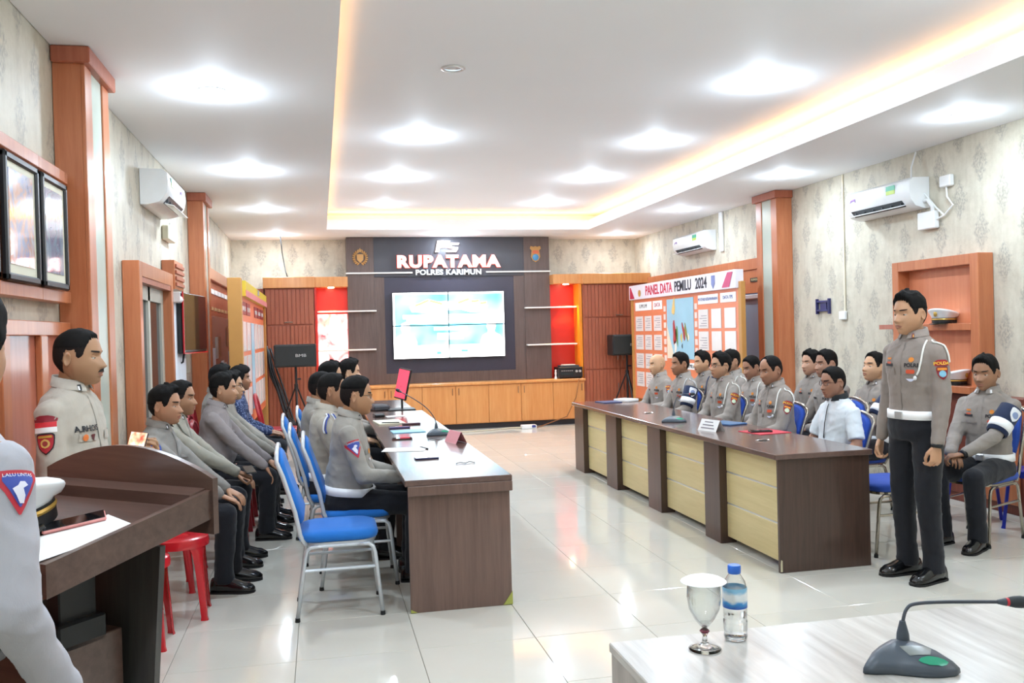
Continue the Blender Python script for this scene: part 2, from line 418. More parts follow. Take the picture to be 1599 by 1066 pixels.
for k, (y0, y1, z0, z1) in enumerate([(4.03, 4.49, 1.83, 2.375), (4.54, 4.96, 1.83, 2.375), (3.45, 3.95, 1.83, 2.375)]):
    t_ = thing('framed_portrait', ['black framed portrait with white mat on the orange panel, left of two', 'black framed portrait with white mat next to the tall pilaster', 'black framed portrait cut by the left picture edge'][k], 'picture', (-1.285, (y0+y1)/2, z0), 0, 'framed portraits on the left wall'); off = t_.location
    fw = .034
    for n_, b in (('frame_rail', (y0, z1-fw, y1, z1)), ('frame_rail', (y0, z0, y1, z0+fw)), ('frame_stile', (y0, z0, y0+fw, z1)), ('frame_stile', (y1-fw, z0, y1, z1))):
        obj(n_, G().box(-1.284, b[0], b[1], -1.255, b[2], b[3], .008), BLACK, t_, off=off)
    obj('mat_board', G().box(-1.284, y0+fw, z0+fw, -1.268, y1-fw, z1-fw), plain('ivory_mat', 'd8d4be', .6), t_, off=off)
    obj('print', G().box(-1.27, y0+fw+.035, z0+fw+.04, -1.265, y1-fw-.035, z1-fw-.03), portrait_mat(k, ['5a6bb0', '7b7fa8', '555a80'][k], ['c98a6a', '8fa0b0', 'b08870'][k]), t_, off=off)
PNK = wood('rose_wood_panel', 'a8604c', 'bd7a66', .3, coat=.4)
t_ = thing('wainscot', 'orange framed wood panelling below the portraits', 'wall panel', (XL, 3.6, 0)); off = t_.location
obj('backboard', G().box(XL, 2.0, 0, -1.33, 5.12, 1.66), PNK, t_, off=off)
obj('top_rail', G().box(-1.33, 2.0, 1.60, -1.30, 5.12, 1.67, .004), ORG, t_, off=off)
obj('base_rail', G().box(-1.33, 2.0, 0.0, -1.29, 5.12, .95, .004), wood('base_panel_wood', '7c3a28', '96503a', .35), t_, off=off)
for y in (3.0, 3.55, 4.12, 4.66, 5.06): obj('stile', G().box(-1.33, y-.055, .95, -1.30, y+.05, 1.60, .004), ORG, t_, off=off)
# door niche
DKG = plain('dark_tinted_glass', '20242c', .08, spec=.8)
t_ = thing('door_surround', 'deep orange box surround of the dark glass door on the left wall', 'door frame', (XL, 7.46, 0)); off = t_.location
obj('jamb', G().box(XL, 6.72, 0, -1.244, 6.82, 2.14, .004), ORG, t_, off=off)
obj('jamb', G().box(XL, 8.10, 0, -1.244, 8.20, 2.14, .004), ORG, t_, off=off)
obj('head', G().box(XL, 6.82, 2.03, -1.244, 8.10, 2.14, .004), ORG, t_, off=off)
obj('reveal', G().box(XL, 6.82, 1.99, -1.25, 8.10, 2.03), RWOOD, t_, off=off)
d1 = thing('door_1', '', '', (XL, 7.46, 0)); del d1['label']; del d1['category']; struct(d1); off = d1.location
obj('door_leaf', G().box(XL-.0, 6.82, 0, -1.335, 8.10, 1.99), DKG, d1, off=off)
g = G()
for (a, b) in ((6.82, 6.9), (7.42, 7.5), (8.0, 8.10)): g.box(-1.335, a, 0, -1.315, b, 1.99)
g.box(-1.335, 6.9, 1.88, -1.315, 8.0, 1.99); obj('leaf_frame', g, plain('pale_door_frame', 'c5c2b4', .4), d1, off=off)
# white roller blind between door and tv
t_ = thing('roller_blind', 'rolled white blind hanging beside the wall television', 'blind', (-1.30, 8.6, .5)); off = t_.location
obj('roller', G().tube([(-1.24, 8.30, 1.93), (-1.24, 9.35, 1.93)], .035, 12), WHITE, t_, True, off=off)
obj('sheet', G().box(-1.275, 8.34, .8, -1.268, 9.0, 1.92), plain('white_sheet', 'dfe6ee', .6), t_, off=off)
obj('bracket', G().box(XL, 8.28, 1.90, -1.20, 8.30, 1.99, .003), WHITE, t_, off=off)
t_ = thing('key_cabinet', 'small orange slatted box above the white blind', 'box', (XL, 8.9, 2.02)); off = t_.location
obj('body', G().box(XL, 8.35, 2.02, -1.25, 8.85, 2.28, .004), ORG, t_, off=off)
for k in range(4): obj('slat', G().box(-1.25, 8.37, 2.05+k*.055, -1.235, 8.83, 2.08+k*.055, .002), RWOOD, t_, off=off)
# wall tv
t_ = thing('wall_television', 'black wall television with red edge on the left wall', 'television', (-1.3, 8.9, 1.45)); off = t_.location
g = G().box(-.06, -.46, -.28, .0, .46, .28, .012); M_ = Matrix.Translation((-1.17, 8.95, 1.72)) @ Matrix.Rotation(-.10, 4, 'Z')
obj('casing', g.xf(M_), BLACK, t_, off=off)
g = G().box(0, -.465, -.285, .012, -.45, .285); g.box(0, -.465, -.285, .012, .465, -.275); obj('bezel_edge', g.xf(M_), plain('red_gloss_edge', 'c8202a', .2), t_, off=off)['label'] = 'bright red edge strip'
obj('screen', G().box(0, -.445, -.25, .006, .445, .27).xf(M_), plain('tv_screen', '15161c', .06, spec=.9), t_, off=off)
obj('wall_mount', G().box(XL, 8.8, 1.6, -1.22, 9.1, 1.85), BLACK, t_, off=off)
obj('cable', G().tube([(-1.24, 8.7, 1.45), (-1.25, 8.68, 1.36), (-1.30, 8.72, 1.33), (-1.34, 8.75, 1.42)], .01, 6), BLACK, t_, True, off=off)
tag(obj('wall_socket', G().box(XL, 9.45, 1.22, -1.335, 9.75, 1.45, .005), plain('aged_box', 'b9b5a2', .6)), 'small pale junction box on the wall below the television', 'socket')
# information cabinet between far pilaster and data board
t_ = thing('notice_cabinet', 'orange wall board with rows of name strips and a glass front behind the seated men', 'notice board', (XL, 12, .6)); off = t_.location
obj('backboard', G().box(XL, 10.62, .3, -1.33, 14.1, 2.42), RWOOD, t_, off=off)
obj('head', G().box(-1.33, 10.62, 2.30, -1.28, 14.1, 2.44, .004), ORG, t_, off=off)
for k in range(8): obj('name_strip', G().box(-1.33, 10.85+k*.4, 2.14, -1.315, 11.13+k*.4, 2.2, .002), PAPER, t_, off=off)
for k in range(8): obj('name_strip', G().box(-1.33, 10.85+k*.4, 1.93, -1.315, 11.05+k*.4, 1.97, .002), plain('tan_strip', 'c4a070', .5), t_, off=off)
obj('glass_panel', G().box(-1.33, 10.75, .5, -1.31, 13.9, 1.86, .003), plain('smoky_glass', '6e665e', .08, spec=.9), t_, off=off)
random.seed(3)
for k in range(9):
    y = 10.9+k*.33; z = .95+random.random()*.6
    obj('photo_print', G().box(-1.31, y, z, -1.303, y+.24, z+.28, .001), plain(['pic_a', 'pic_b', 'pic_c'][k % 3], ['a8a49c', '8b5a3c', 'c9ccd0'][k % 3], .3), t_, off=off)
# ---------------------------------------------------------------- left data board (free standing)
BOARDO = plain('board_orange', 'e2764a', .4, var=.03); PINKP = plain('rose_print', 'd9868a', .35); YEL = plain('yellow_print', 'd8c23c', .35); MAR = plain('maroon_print', '8c2a30', .35)
SHEET = plain('data_sheet', 'e8e2de', .25, spec=.6, var=.05); BLUEP = plain('map_blue', '9cc9dc', .35, var=.12, scale=3)
PRINTBK = plain('ink_black', '2c2a33', .6); PRINTG = plain('ink_grey', '8a8790', .6); PRINTR = plain('ink_red', 'c22a48', .5)
t_ = thing('data_board', 'orange data board with yellow header and white sheets on the left side', 'notice board', (-.85, 11.7, 0)); off = t_.location
obj('panel', G().box(-.9, 9.75, .55, -.82, 13.7, 2.12, .004), BOARDO, t_, off=off)
obj('end_post', G().box(-.93, 9.62, 0, -.79, 9.74, 2.2, .004), plain('khaki_post', 'c08a48', .4), t_, off=off)
obj('end_post', G().box(-.93, 13.71, 0, -.79, 13.8, 2.2, .004), plain('khaki_post', 'c08a48', .4), t_, off=off)
obj('header', G().box(-.88, 9.95, 2.02, -.77, 13.75, 2.19, .004), YEL, t_, off=off)
obj('header_band', G().box(-.77, 9.95, 2.02, -.765, 13.75, 2.09), PINKP, t_, off=off)
text_obj('header_text', 'DATA', .10, PRINTG, FACE_E((-.763, 11.9, 2.14)), t_).data.transform(Matrix.Translation(-Vector(off)))
for c in range(6):
    y = 9.95+c*.62
    if c == 2: continue
    obj('title_plate', G().box(-.82, y, 1.83, -.812, y+.5, 1.97, .002), MAR, t_, off=off)
    for q in range(2): obj('title_chip', G().box(-.812, y+.06+q*.22, 1.87, -.809, y+.22+q*.22, 1.92), SHEET, t_, off=off)
    for r in range(4):
        z = 1.42-r*.38
        if z < .6: continue
        obj('data_sheet', G().box(-.82, y, z, -.812, y+.48, z+.33, .002), SHEET, t_, off=off)
obj('map_print', G().box(-.82, 11.2, .7, -.812, 11.66, 1.75, .002), BLUEP, t_, off=off)
for x in (-.9,): 
    obj('foot', G().box(-1.1, 9.9, 0, -.6, 9.96, .05, .005), BLACK, t_, off=off); obj('foot', G().box(-1.1, 13.4, 0, -.6, 13.46, .05, .005), BLACK, t_, off=off)
# ---------------------------------------------------------------- right data board with title
t_ = thing('data_board', 'orange election data board titled PANEL DATA PEMILU 2024 with a blue map', 'notice board', (5.0, 11.7, 0)); off = t_.location
X0 = 4.95
obj('panel', G().box(X0, 9.86, .45, X0+.08, 13.52, 2.05, .004), plain('board_orange_bright', 'e5855c', .35, var=.03), t_, off=off)
obj('end_post', G().box(X0-.01, 9.78, 0, X0+.05, 9.86, 2.1, .004), plain('khaki_post', 'c08a48', .4), t_, off=off)
obj('end_post', G().box(X0-.01, 13.52, 0, X0+.11, 13.62, 2.1, .004), plain('khaki_post', 'c08a48', .4), t_, off=off)
obj('header', G().box(X0-.05, 9.84, 2.02, X0+.06, 13.58, 2.245, .004), plain('header_white', 'ece8f0', .3), t_, off=off)
def at(o_, off_): o_.data.transform(Matrix.Translation(-Vector(off_))); return o_
at(text_obj('title_text', 'PANEL', .20, PRINTR, FACE_W((X0-.052, 12.57, 2.13)), t_, offset=.004, sx=.95), off)
at(text_obj('title_text', 'DATA', .20, PRINTR, FACE_W((X0-.052, 12.02, 2.13)), t_, offset=.004, sx=.83), off)
at(text_obj('title_text', 'PEMILU', .20, PRINTBK, FACE_W((X0-.052, 11.42, 2.13)), t_, offset=.004, sx=.9), off)
at(text_obj('title_text', '2024', .20, PRINTBK, FACE_W((X0-.052, 10.82, 2.13)), t_, offset=.004, sx=.9), off)
g = G().prism([(0, 0), (.14, 0), (.30, .17), (.16, .17)], 0, .003); M_ = FACE_W((X0-.053, 13.55, 2.035))
g2 = G().prism([(.02, .0), (.22, 0), (.06, .18), (.02, .18)], 0, .003); obj('corner_stripe', g2.xf(M_), PRINTR, t_, off=off)
g2 = G().prism([(0, 0), (.20, 0), (.30, .18), (.16, .18)], 0, .003); obj('corner_stripe', g2.xf(FACE_W((X0-.053, 10.20, 2.04))), plain('rose_stripe', 'd0507c', .4), t_, off=off)
obj('crest', G().lathe([(.0, 0), (.055, 0), (.055, .004), (0, .004)], 8).xf(FACE_W((X0-.053, 13.10, 2.11))), plain('gold_print', 'c99448', .4), t_, off=off)
g2 = G().prism([(-.05, .08), (.05, .08), (.05, -.03), (0, -.09), (-.05, -.03)], 0, .003); obj('crest', g2.xf(FACE_W((X0-.053, 10.45, 2.13))), plain('blue_crest', '7d86b8', .4), t_, off=off)
obj('map_print', G().box(X0-.006, 11.18, 1.12, X0, 12.12, 1.97, .001), BLUEP, t_, off=off)
random.seed(5)
ISL = [(11.86, 1.85, .05, .12, 'e8c478', -.2), (11.84, 1.48, .06, .17, 'b03838', .1), (11.76, 1.45, .04, .13, '5f8c50', .1), (11.82, 1.28, .035, .1, 'f0e6d8', 0),
       (11.52, 1.50, .035, .13, 'a83a3a', .35), (11.44, 1.50, .03, .12, '8a8a3c', .35), (11.60, 1.42, .03, .06, 'd8c060', .0), (11.36, 1.43, .02, .05, 'f0e0c0', .2), (11.58, 1.30, .015, .03, '333', 0)]
for (y, z, ry, rz_, c, a) in ISL:
    if c == '333': c = '444444'
    g2 = G(); pts = []
    for q in range(14):
        th = 2*PI*q/14; k = 1+.22*math.sin(3*th+y*40)+.1*math.cos(5*th)
        pts.append((ry*k*math.cos(th)*math.cos(a)-rz_*k*math.sin(th)*math.sin(a), ry*k*math.cos(th)*math.sin(a)+rz_*k*math.sin(th)*math.cos(a)))
    g2.prism(pts, 0, .003); obj('island_print', g2.xf(FACE_W((X0-.007, y, z))), plain('island_'+c, c, .4), t_, off=off)
g2 = G().prism([(0, 0), (.26, 0), (.20, .12), (.10, .30), (.02, .45), (0, .5)], 0, .003); obj('coast_print', g2.xf(FACE_W((X0-.007, 12.12, 1.12))), plain('coast', 'ecdcc4', .4), t_, off=off)
def rsheet(y0, y1, z0, z1, m=SHEET, n='data_sheet'): return obj(n, G().box(X0-.008, y0, z0, X0, y1, z1, .001), m, t_, off=off)
RS = [(12.72, 13.42), (12.30, 12.66)]
for (a, b), s_ in zip(RS, ('U M U M', 'DATA')):
    rsheet(a, b, 1.84, 1.97, PAPER, 'title_plate'); at(text_obj('plate_text', s_, .085, PRINTBK if s_[0] == 'U' else PRINTR, FACE_W((X0-.01, (a+b)/2, 1.905)), t_, extrude=.001), off)
rsheet(10.42, 11.02, 1.86, 1.98, PAPER, 'title_plate'); rsheet(9.92, 10.35, 1.86, 1.98, PAPER, 'title_plate')
at(text_obj('plate_text', 'POTENSI KERAWANAN', .055, plain('ink_blue', '4458a0', .5), FACE_W((X0-.01, 10.72, 1.92)), t_, extrude=.001), off)
at(text_obj('plate_text', 'DATA TPS', .06, plain('ink_blue', '4458a0', .5), FACE_W((X0-.01, 10.135, 1.92)), t_, extrude=.001), off)
for r in range(5):
    z = 1.52-r*.29
    if z < .48: continue
    for (a, b) in ((13.10, 13.42), (12.74, 13.02), (12.34, 12.64)): rsheet(a, b, z, z+.23)
    for (a, b) in ((10.72, 11.02), (10.34, 10.62), (9.94, 10.24)): rsheet(a, b, z+.02, z+.27)
    g2 = G()
    for (a, b) in ((13.10, 13.42), (12.74, 13.02), (12.34, 12.64), (10.72, 11.02)):
        for q in range(5): g2.box(X0-.010, a+.04, z+.05+q*.033, X0-.0082, b-.04-.05*(q % 3), z+.058+q*.033)
    obj('print_lines', g2, PRINTG, t_, off=off)['kind'] = 'stuff'
for r in range(7):
    for y in (12.16, 11.06): obj('photo_chip', G().box(X0-.008, y, 1.80-r*.12, X0, y+.08, 1.88-r*.12, .001), plain('pale_chip', 'efd9cf', .4), t_, off=off)
rsheet(10.95, 11.6, .98, 1.07, PAPER, 'title_plate'); at(text_obj('plate_text', 'PEMILU', .07, PRINTBK, FACE_W((X0-.01, 11.3, 1.025)), t_, extrude=.001), off)
for y in (10.0, 13.3): obj('foot', G().box(X0-.25, y, 0, X0+.3, y+.06, .05, .005), BLACK, t_, off=off)
# ---------------------------------------------------------------- right wall: window with blind
w1 = thing('window_1', '', '', (XR, 12, 0)); del w1['label']; del w1['category']; struct(w1); off = w1.location
obj('head_trim', G().box(XR-.06, 10.07, 2.28, XR, 14.2, 2.42, .004), ORG, w1, off=off)
obj('lintel_panel', G().box(XR-.035, 10.07, 1.98, XR, 14.2, 2.28), ORG, w1, off=off)
obj('side_panel', G().box(XR-.035, 10.75, 0, XR, 14.2, 1.98), ORG, w1, off=off)
obj('pane', G().box(XR-.02, 10.1, .1, XR-.005, 10.75, 1.98), plain('blue_window_glass', '5f7f9c', .1), w1, off=off)
tag(obj('roller_blind', G().box(XR-.06, 10.12, .3, XR-.045, 10.66, 1.92), plain('blue_grey_blind', 'a9bfd2', .5, var=.12, scale=2)), 'blue grey roller blind in the right wall window by the data board', 'blind')
tag(obj('blind_cassette', G().box(XR-.10, 10.10, 1.90, XR-.02, 10.70, 1.96, .01), WHITE), 'white cassette at the top of the blue blind', 'blind')
t_ = thing('door_sign', 'small dark sign plate above the blue blind', 'sign', (XR-.05, 10.4, 2.14)); off = t_.location
obj('plate', G().box(XR-.048, 10.27, 2.12, XR-.036, 10.53, 2.175, .002), plain('sign_black', '2b2a22', .4), t_, off=off)
at(text_obj('lettering', 'RUANGAN', .04, plain('sign_gold', 'd8cfa0', .4), FACE_W((XR-.049, 10.40, 2.148)), t_, extrude=.001), off)
# shelf niche with caps
t_ = thing('shelf_niche', 'orange wooden wall shelf unit behind the standing officer', 'shelf', (5.43, 6.9, .0)); off = t_.location
obj('backboard', G().box(XR-.03, 6.46, .97, XR, 7.40, 2.03), wood('orange_back_panel', 'd07a55', 'e0926c', .3, coat=.3), t_, off=off)
for (a, b) in ((6.36, 6.46), (7.40, 7.49)): obj('side', G().box(5.35, a, .95, XR, b, 2.12, .004), ORG, t_, off=off)
obj('top', G().box(5.35, 6.46, 2.03, XR, 7.40, 2.12, .004), ORG, t_, off=off)
obj('shelf', G().box(5.35, 6.46, 1.475, XR-.03, 7.40, 1.535, .003), ORG, t_, off=off)
obj('shelf', G().box(5.28, 6.40, .94, XR-.03, 7.44, 1.00, .003), ORG, t_, off=off)
obj('shelf_arm', G().box(5.36, 7.49, 1.49, XR, 7.72, 1.535, .003), PNK, t_, off=off)
t_ = thing('base_cabinet', 'dark red wood cabinet under the wall shelf', 'cabinet', (5.43, 6.6, 0)); off = t_.location
obj('body', G().box(5.36, 5.4, 0, XR, 7.46, .93, .004), wood('dark_red_wood', '6b3226', '834334', .4), t_, off=off)
for y in (5.44, 5.95, 6.46, 6.97): obj('door', G().box(5.345, y, .08, 5.36, y+.47, .88, .003), ORG if y < 6 else wood('dark_red_wood', '', ''), t_, off=off)
# ---------------------------------------------------------------- video wall and back cabinets
DKP = plain('dark_plum_panel', '3b3745', .35, spec=.5); 
t_ = thing('video_wall_panelling', 'brown and dark panelled feature wall around the video screens', 'wall panel', (2.12, 14.5, .76)); off = t_.location
Y0 = 14.45
obj('backing', G().box(.45, Y0+.05, .76, 3.81, YB, ZC-.003), BRW, t_, off=off)
obj('pillar', G().box(.45, Y0, .76, .88, Y0+.05, ZC-.005, .003), BRW, t_, off=off)
obj('pillar', G().box(3.37, Y0, .76, 3.81, Y0+.05, ZC-.005, .003), BRW, t_, off=off)
obj('header', G().box(.88, Y0+.01, 2.50, 3.37, Y0+.05, ZC-.005, .003), plain('dark_header', '403e45', .35), t_, off=off)
obj('surround', G().box(.88, Y0+.02, .76, 1.04, Y0+.05, 2.50), BRW, t_, off=off)
obj('surround', G().box(3.19, Y0+.02, .76, 3.37, Y0+.05, 2.50), BRW, t_, off=off)
obj('surround', G().box(1.04, Y0+.02, .76, 3.19, Y0+.05, .93), BRW, t_, off=off)
obj('screen_backing', G().box(1.04, Y0+.03, .93, 3.19, Y0+.05, 2.50), DKP, t_, off=off)
for (a, b, z) in ((.43, 1.50, 2.565), (2.72, 3.82, 2.565), (-.03, .90, 1.955), (-.03, .88, 1.335), (3.36, 4.24, 1.955), (3.38, 4.24, 1.335)):
    obj('light_strip' if z > 2.5 else 'glass_shelf', G().box(a, Y0-.03 if z > 2.5 else Y0-.10, z-.012, b, Y0+.0, z+.012, .003), plain('frosted_strip', 'f2efe9', .3), t_, off=off)
at(text_obj('lettering', 'RUPATAMA', .262, emis('backlit_white', 'ffece6', .9), FACE_S((2.095, Y0-.03, 2.735)), t_, extrude=.012, offset=.011, sx=1.15, spacing=1.12), off)
at(text_obj('lettering_rim', 'RUPATAMA', .262, emis('red_rim', 'e8503a', .5), FACE_S((2.095, Y0-.012, 2.735)), t_, extrude=.008, offset=.018, sx=1.15, spacing=1.12), off)
at(text_obj('lettering', 'POLRES KARIMUN', .115, SILVER, FACE_S((2.095, Y0-.02, 2.565)), t_, extrude=.008, offset=.005, sx=1.13, spacing=1.05), off)
# emblem PS: double chevron shape
g = G(); M_ = FACE_S((2.08, Y0-.02, 2.985))
g.prism([(-.20, -.09), (-.14, -.09), (-.12, -.02), (.0, -.02), (.02, .03), (-.10, .03), (-.09, .06), (.04, .06), (.05, .1), (-.16, .1)], 0, .02)
g.prism([(-.02, -.09), (.14, -.09), (.17, -.05), (.18, -.01), (.08, .0), (.07, .025), (.19, .03), (.20, .06), (.05, .06), (.02, .03), (.0, -.01), (.03, -.03), (.12, -.035), (.11, -.055), (-.01, -.06)], 0, .02)
obj('emblem', g.xf(M_), emis('backlit_white', 'ffece6', .9), t_, off=off)
GOLD = plain('gold_emblem', 'b98a50', .4, .3)
g = G(); M_ = FACE_S((.665, Y0-.012, 2.83))
for s_ in (-1, 1):
    for q in range(9):
        a = .35+q*.30; x = s_*.10*math.sin(a); z = -.12+.11*(1-math.cos(a))*.95
        g.merge(G().ellipsoid((0, 0, 0), (.030, .014, .008), 8, 6), Matrix.Translation((x, z, .008)) @ Matrix.Rotation(s_*(PI/2-a)*-1+.4*s_, 4, 'Z'))
g.prism([(-.055, .04), (.055, .04), (.05, -.05), (0, -.10), (-.05, -.05)], 0, .012)
st = []
for q in range(10):
    a = PI/2+q*PI/5; r = .045 if q % 2 == 0 else .02; st.append((r*math.cos(a), .10+r*math.sin(a)))
g.prism(st, 0, .012)
obj('gold_crest', g.xf(M_), GOLD, t_, off=off)['label'] = 'gold wreath crest with star'
M_ = FACE_S((3.57, Y0-.012, 2.84)); g = G()
g.prism([(-.095, .11), (-.08, .15), (-.03, .135), (0, .15), (.03, .135), (.08, .15), (.095, .11), (.065, .08), (.08, -.03), (.05, -.09), (0, -.12), (-.05, -.09), (-.08, -.03), (-.065, .08)], 0, .008)
c_ = obj('shield_crest', g.xf(M_), GOLD, t_, off=off); c_['label'] = 'shield crest with blue disc'
obj('disc', G().lathe([(0, 0), (.055, 0), (.05, .012), (.02, .016)], 20).xf(FACE_S((3.57, Y0-.02, 2.80))), plain('blue_disc', '3f86b4', .3), c_, off=off)
g = G().prism([(-.06, 0), (.06, 0), (.045, .05), (-.045, .05)], 0, .004); obj('banner', g.xf(FACE_S((3.57, Y0-.021, 2.865))), plain('red_orange_print', 'd0653a', .4), c_, off=off)
# four screens
SX, SZ = (1.155, 2.068, 3.005), (1.16, 1.70, 2.245)
bg = NT('slide_background'); v = bg.coords(); n = bg.noise(v, 1.6, 2)
c = bg.ramp(n, [(.35, lin('3f8fd0')), (.5, lin('7fd8ee')), (.7, lin('a8f0f6'))]); bg.set(c, .2); bg.link(c, bg.b.inputs['Emission Color']); bg.b.inputs['Emission Strength'].default_value = 1.15
WE = emis('slide_white', 'ffffff', 1.8); YE = emis('slide_yellow', 'f4d860', 1.5)
WS = emis('slide_figure', 'f6fbff', 1.5)
slides = []
for i in range(2):
    for j in range(2):
        t2 = thing('video_screen', '%s %s screen of the two by two video wall' % (['lower', 'upper'][j], ['left', 'right'][i]), 'screen', (SX[i], Y0-.03, SZ[j]), 0, 'video wall screens'); off2 = t2.location
        e = .008
        obj('casing', G().box(SX[i], Y0-.05, SZ[j], SX[i+1], Y0+.03, SZ[j+1], .003), BLACK, t2, off=off2)
        obj('picture', G().box(SX[i]+e, Y0-.054, SZ[j]+e, SX[i+1]-e, Y0-.05, SZ[j+1]-e), bg.m, t2, off=off2)
        slides.append((i, j, t2))
def slide_piece(poly, mat, name):
    """2-D polygon on the slide clipped to each of the four screens; px over the whole slide 0..1"""
    wx, wz = SX[2]-SX[0], SZ[2]-SZ[0]
    for (i, j, t2) in slides:
        xa, xb, za, zb = SX[i]+.008, SX[i+1]-.008, SZ[j]+.008, SZ[j+1]-.008
        P = [(SX[0]+x*wx, SZ[0]+z*wz) for x, z in poly]
        for ax, lim, sgn in ((0, xa, 1), (0, xb, -1), (1, za, 1), (1, zb, -1)):
            out = []
            for q in range(len(P)):
                a, b = P[q], P[(q+1) % len(P)]; da, db = (a[ax]-lim)*sgn, (b[ax]-lim)*sgn
                if da >= 0: out.append(a)
                if (da < 0) != (db < 0):
                    f_ = da/(da-db); out.append((a[0]+(b[0]-a[0])*f_, a[1]+(b[1]-a[1])*f_))
            P = out
            if len(P) < 3: break
        if len(P) < 3: continue
        d = slide_piece.d; g = G().add([(x, Y0-.0545-d, z) for x, z in P], [tuple(range(len(P)))])
        obj(name, g, mat, t2, off=t2.location, fix=False)
    slide_piece.d += .0003
slide_piece.d = 0
def rect(x0, z0, x1, z1): return [(x0, z0), (x1, z0), (x1, z1), (x0, z1)]
for r in (rect(0, .965, 1, 1), rect(0, 0, .02, 1), rect(.985, 0, 1, 1), rect(0, 0, 1, .2)): slide_piece(r, WE, 'slide_border')
slide_piece([(.15, .78), (.24, .84), (.33, .85), (.5, .86), (.66, .85), (.78, .84), (.85, .78), (.83, .70), (.7, .68), (.6, .73), (.5, .72), (.4, .73), (.3, .69), (.17, .70)], WE, 'slide_title')
for (a, b, c_, d_) in ((.20, .78, .27, .82), (.25, .81, .32, .86), (.33, .85, .44, .80), (.58, .81, .68, .87), (.70, .83, .77, .84), (.78, .80, .84, .81)):
    slide_piece([(a, b), (c_, d_), (c_, d_+.035), (a, b+.035)], YE, 'slide_title_edge')
slide_piece(rect(.09, .60, .91, .66), WE, 'slide_text'); slide_piece(rect(.12, .53, .88, .60), WE, 'slide_text'); slide_piece(rect(.36, .42, .66, .47), WE, 'slide_text'); slide_piece(rect(.39, .28, .62, .38), WE, 'slide_text')
for cx, hat in ((.11, 0), (.875, 1)):
    sh = [(cx-.10, .02), (cx+.10, .02), (cx+.10, .25), (cx+.08, .33), (cx+.035, .37), (cx+.03, .40), (cx+.042, .46), (cx+.035, .53), (cx, .555), (cx-.035, .53), (cx-.042, .46), (cx-.03, .40), (cx-.035, .37), (cx-.08, .33), (cx-.10, .25)]
    slide_piece(sh, WS, 'slide_portrait')
    if hat: slide_piece([(cx-.04, .50), (cx+.04, .50), (cx+.055, .54), (cx+.02, .575), (cx-.02, .575), (cx-.055, .54)], WE, 'slide_cap')
slide_piece(rect(.38, .06, .42, .10), emis('slide_teal', '58d0d0', 1.0), 'slide_mark'); slide_piece(rect(.6, .09, .66, .12), emis('slide_teal', '58d0d0', 1.0), 'slide_mark')
# red glowing niches
REDP = plain('red_lacquer', 'd83020', .3, var=.05); REDL = emis('red_lit_poster', 'd8303a', .35)
for k, (x0, x1) in enumerate(((-.07, .45), (3.81, 4.30))):
    t_ = thing('display_niche', ['red backed lit niche left of the video wall', 'red backed lit niche right of the video wall'][k], 'display niche', ((x0+x1)/2, 14.5, .76)); off = t_.location
    obj('backboard', G().box(x0, 14.56, .76, x1, 14.6, 2.34), REDP, t_, off=off)
    obj('top_panel', G().box(x0, 14.22, 2.34, x1, 14.60, 2.50, .003), ORGV, t_, off=off)
    obj('side', G().box(x1-.05 if k else x0, 14.24, .76, x1 if k else x0+.03, 14.56, 2.34), plain('orange_lacquer', 'f09020', .3) if k else REDP, t_, off=off)
    obj('spot_fitting', G().lathe([(.05, 0), (.05, -.012), (.02, -.014)], 20).xf(Matrix.Translation(((x0+x1)/2, 14.33, 2.34))), emis('warm_bulb', (1, .8, .5), 12), t_, off=off)
    if not k:
        pm_ = NT('red_poster_painted_glow'); n_ = pm_.noise(pm_.coords('Object', (3.0, 1, 2.2)), 1.7, 3, .5, .8)
        cc = pm_.ramp(n_, [(.30, lin('e0404a')), (.44, lin('ffb8b4')), (.56, lin('fff2f0'))]); pm_.set(cc, .4); pm_.link(cc, pm_.b.inputs['Emission Color']); pm_.b.inputs['Emission Strength'].default_value = .75  # pale wash is the niche's glow, put into the poster colour and emission
        obj('glow_painted_poster', G().box(x0+.04, 14.545, .82, x1-.01, 14.555, 1.92), pm_.m, t_, off=off)
# tall cabinets with vertical grooves
def tall_cab(x0, x1, lab, seams, doors):
    t_ = thing('tall_cabinet', lab, 'cabinet', ((x0+x1)/2, 14.3, 0)); off = t_.location
    obj('body', G().box(x0, 14.22, 0, x1, 14.85, 2.33), RWOOD, t_, off=off)
    obj('cornice', G().box(x0-.02, 14.14, 2.33, x1+.02, 14.85, 2.50, .005), ORGV, t_, off=off)
    for (a, b, z0, z1, hx, hz, hv) in doors:
        g = G(); n = max(3, round((b-a)/.062)); w = (b-a)/n
        for q in range(n): g.box(a+q*w+.004, 14.195, z0+.006, a+(q+1)*w-.004, 14.215, z1-.006, .003)
        g.box(a+.003, 14.208, z0+.003, b-.003, 14.22, z1-.003)
        d = obj('door', g, RWOOD, t_, off=off)
        if hx is not None:
            h = G().tube([(hx-(.06 if not hv else 0), 14.17, hz-(.06 if hv else 0)), (hx+(.06 if not hv else 0), 14.17, hz+(.06 if hv else 0))], .008, 8)
            h.box(hx-.005, 14.17, hz-.005, hx+.005, 14.2, hz+.005); obj('handle', h, CHROME, d, True, off=off)
tall_cab(-.82, -.08, 'tall reddish grooved cabinet behind the loudspeaker on the left', 0,
         [(-.80, -.10, 1.76, 2.32, -.47, 1.80, False), (-.80, -.455, .08, 1.75, -.50, 1.2, True), (-.445, -.10, .08, 1.75, None, 0, True)])
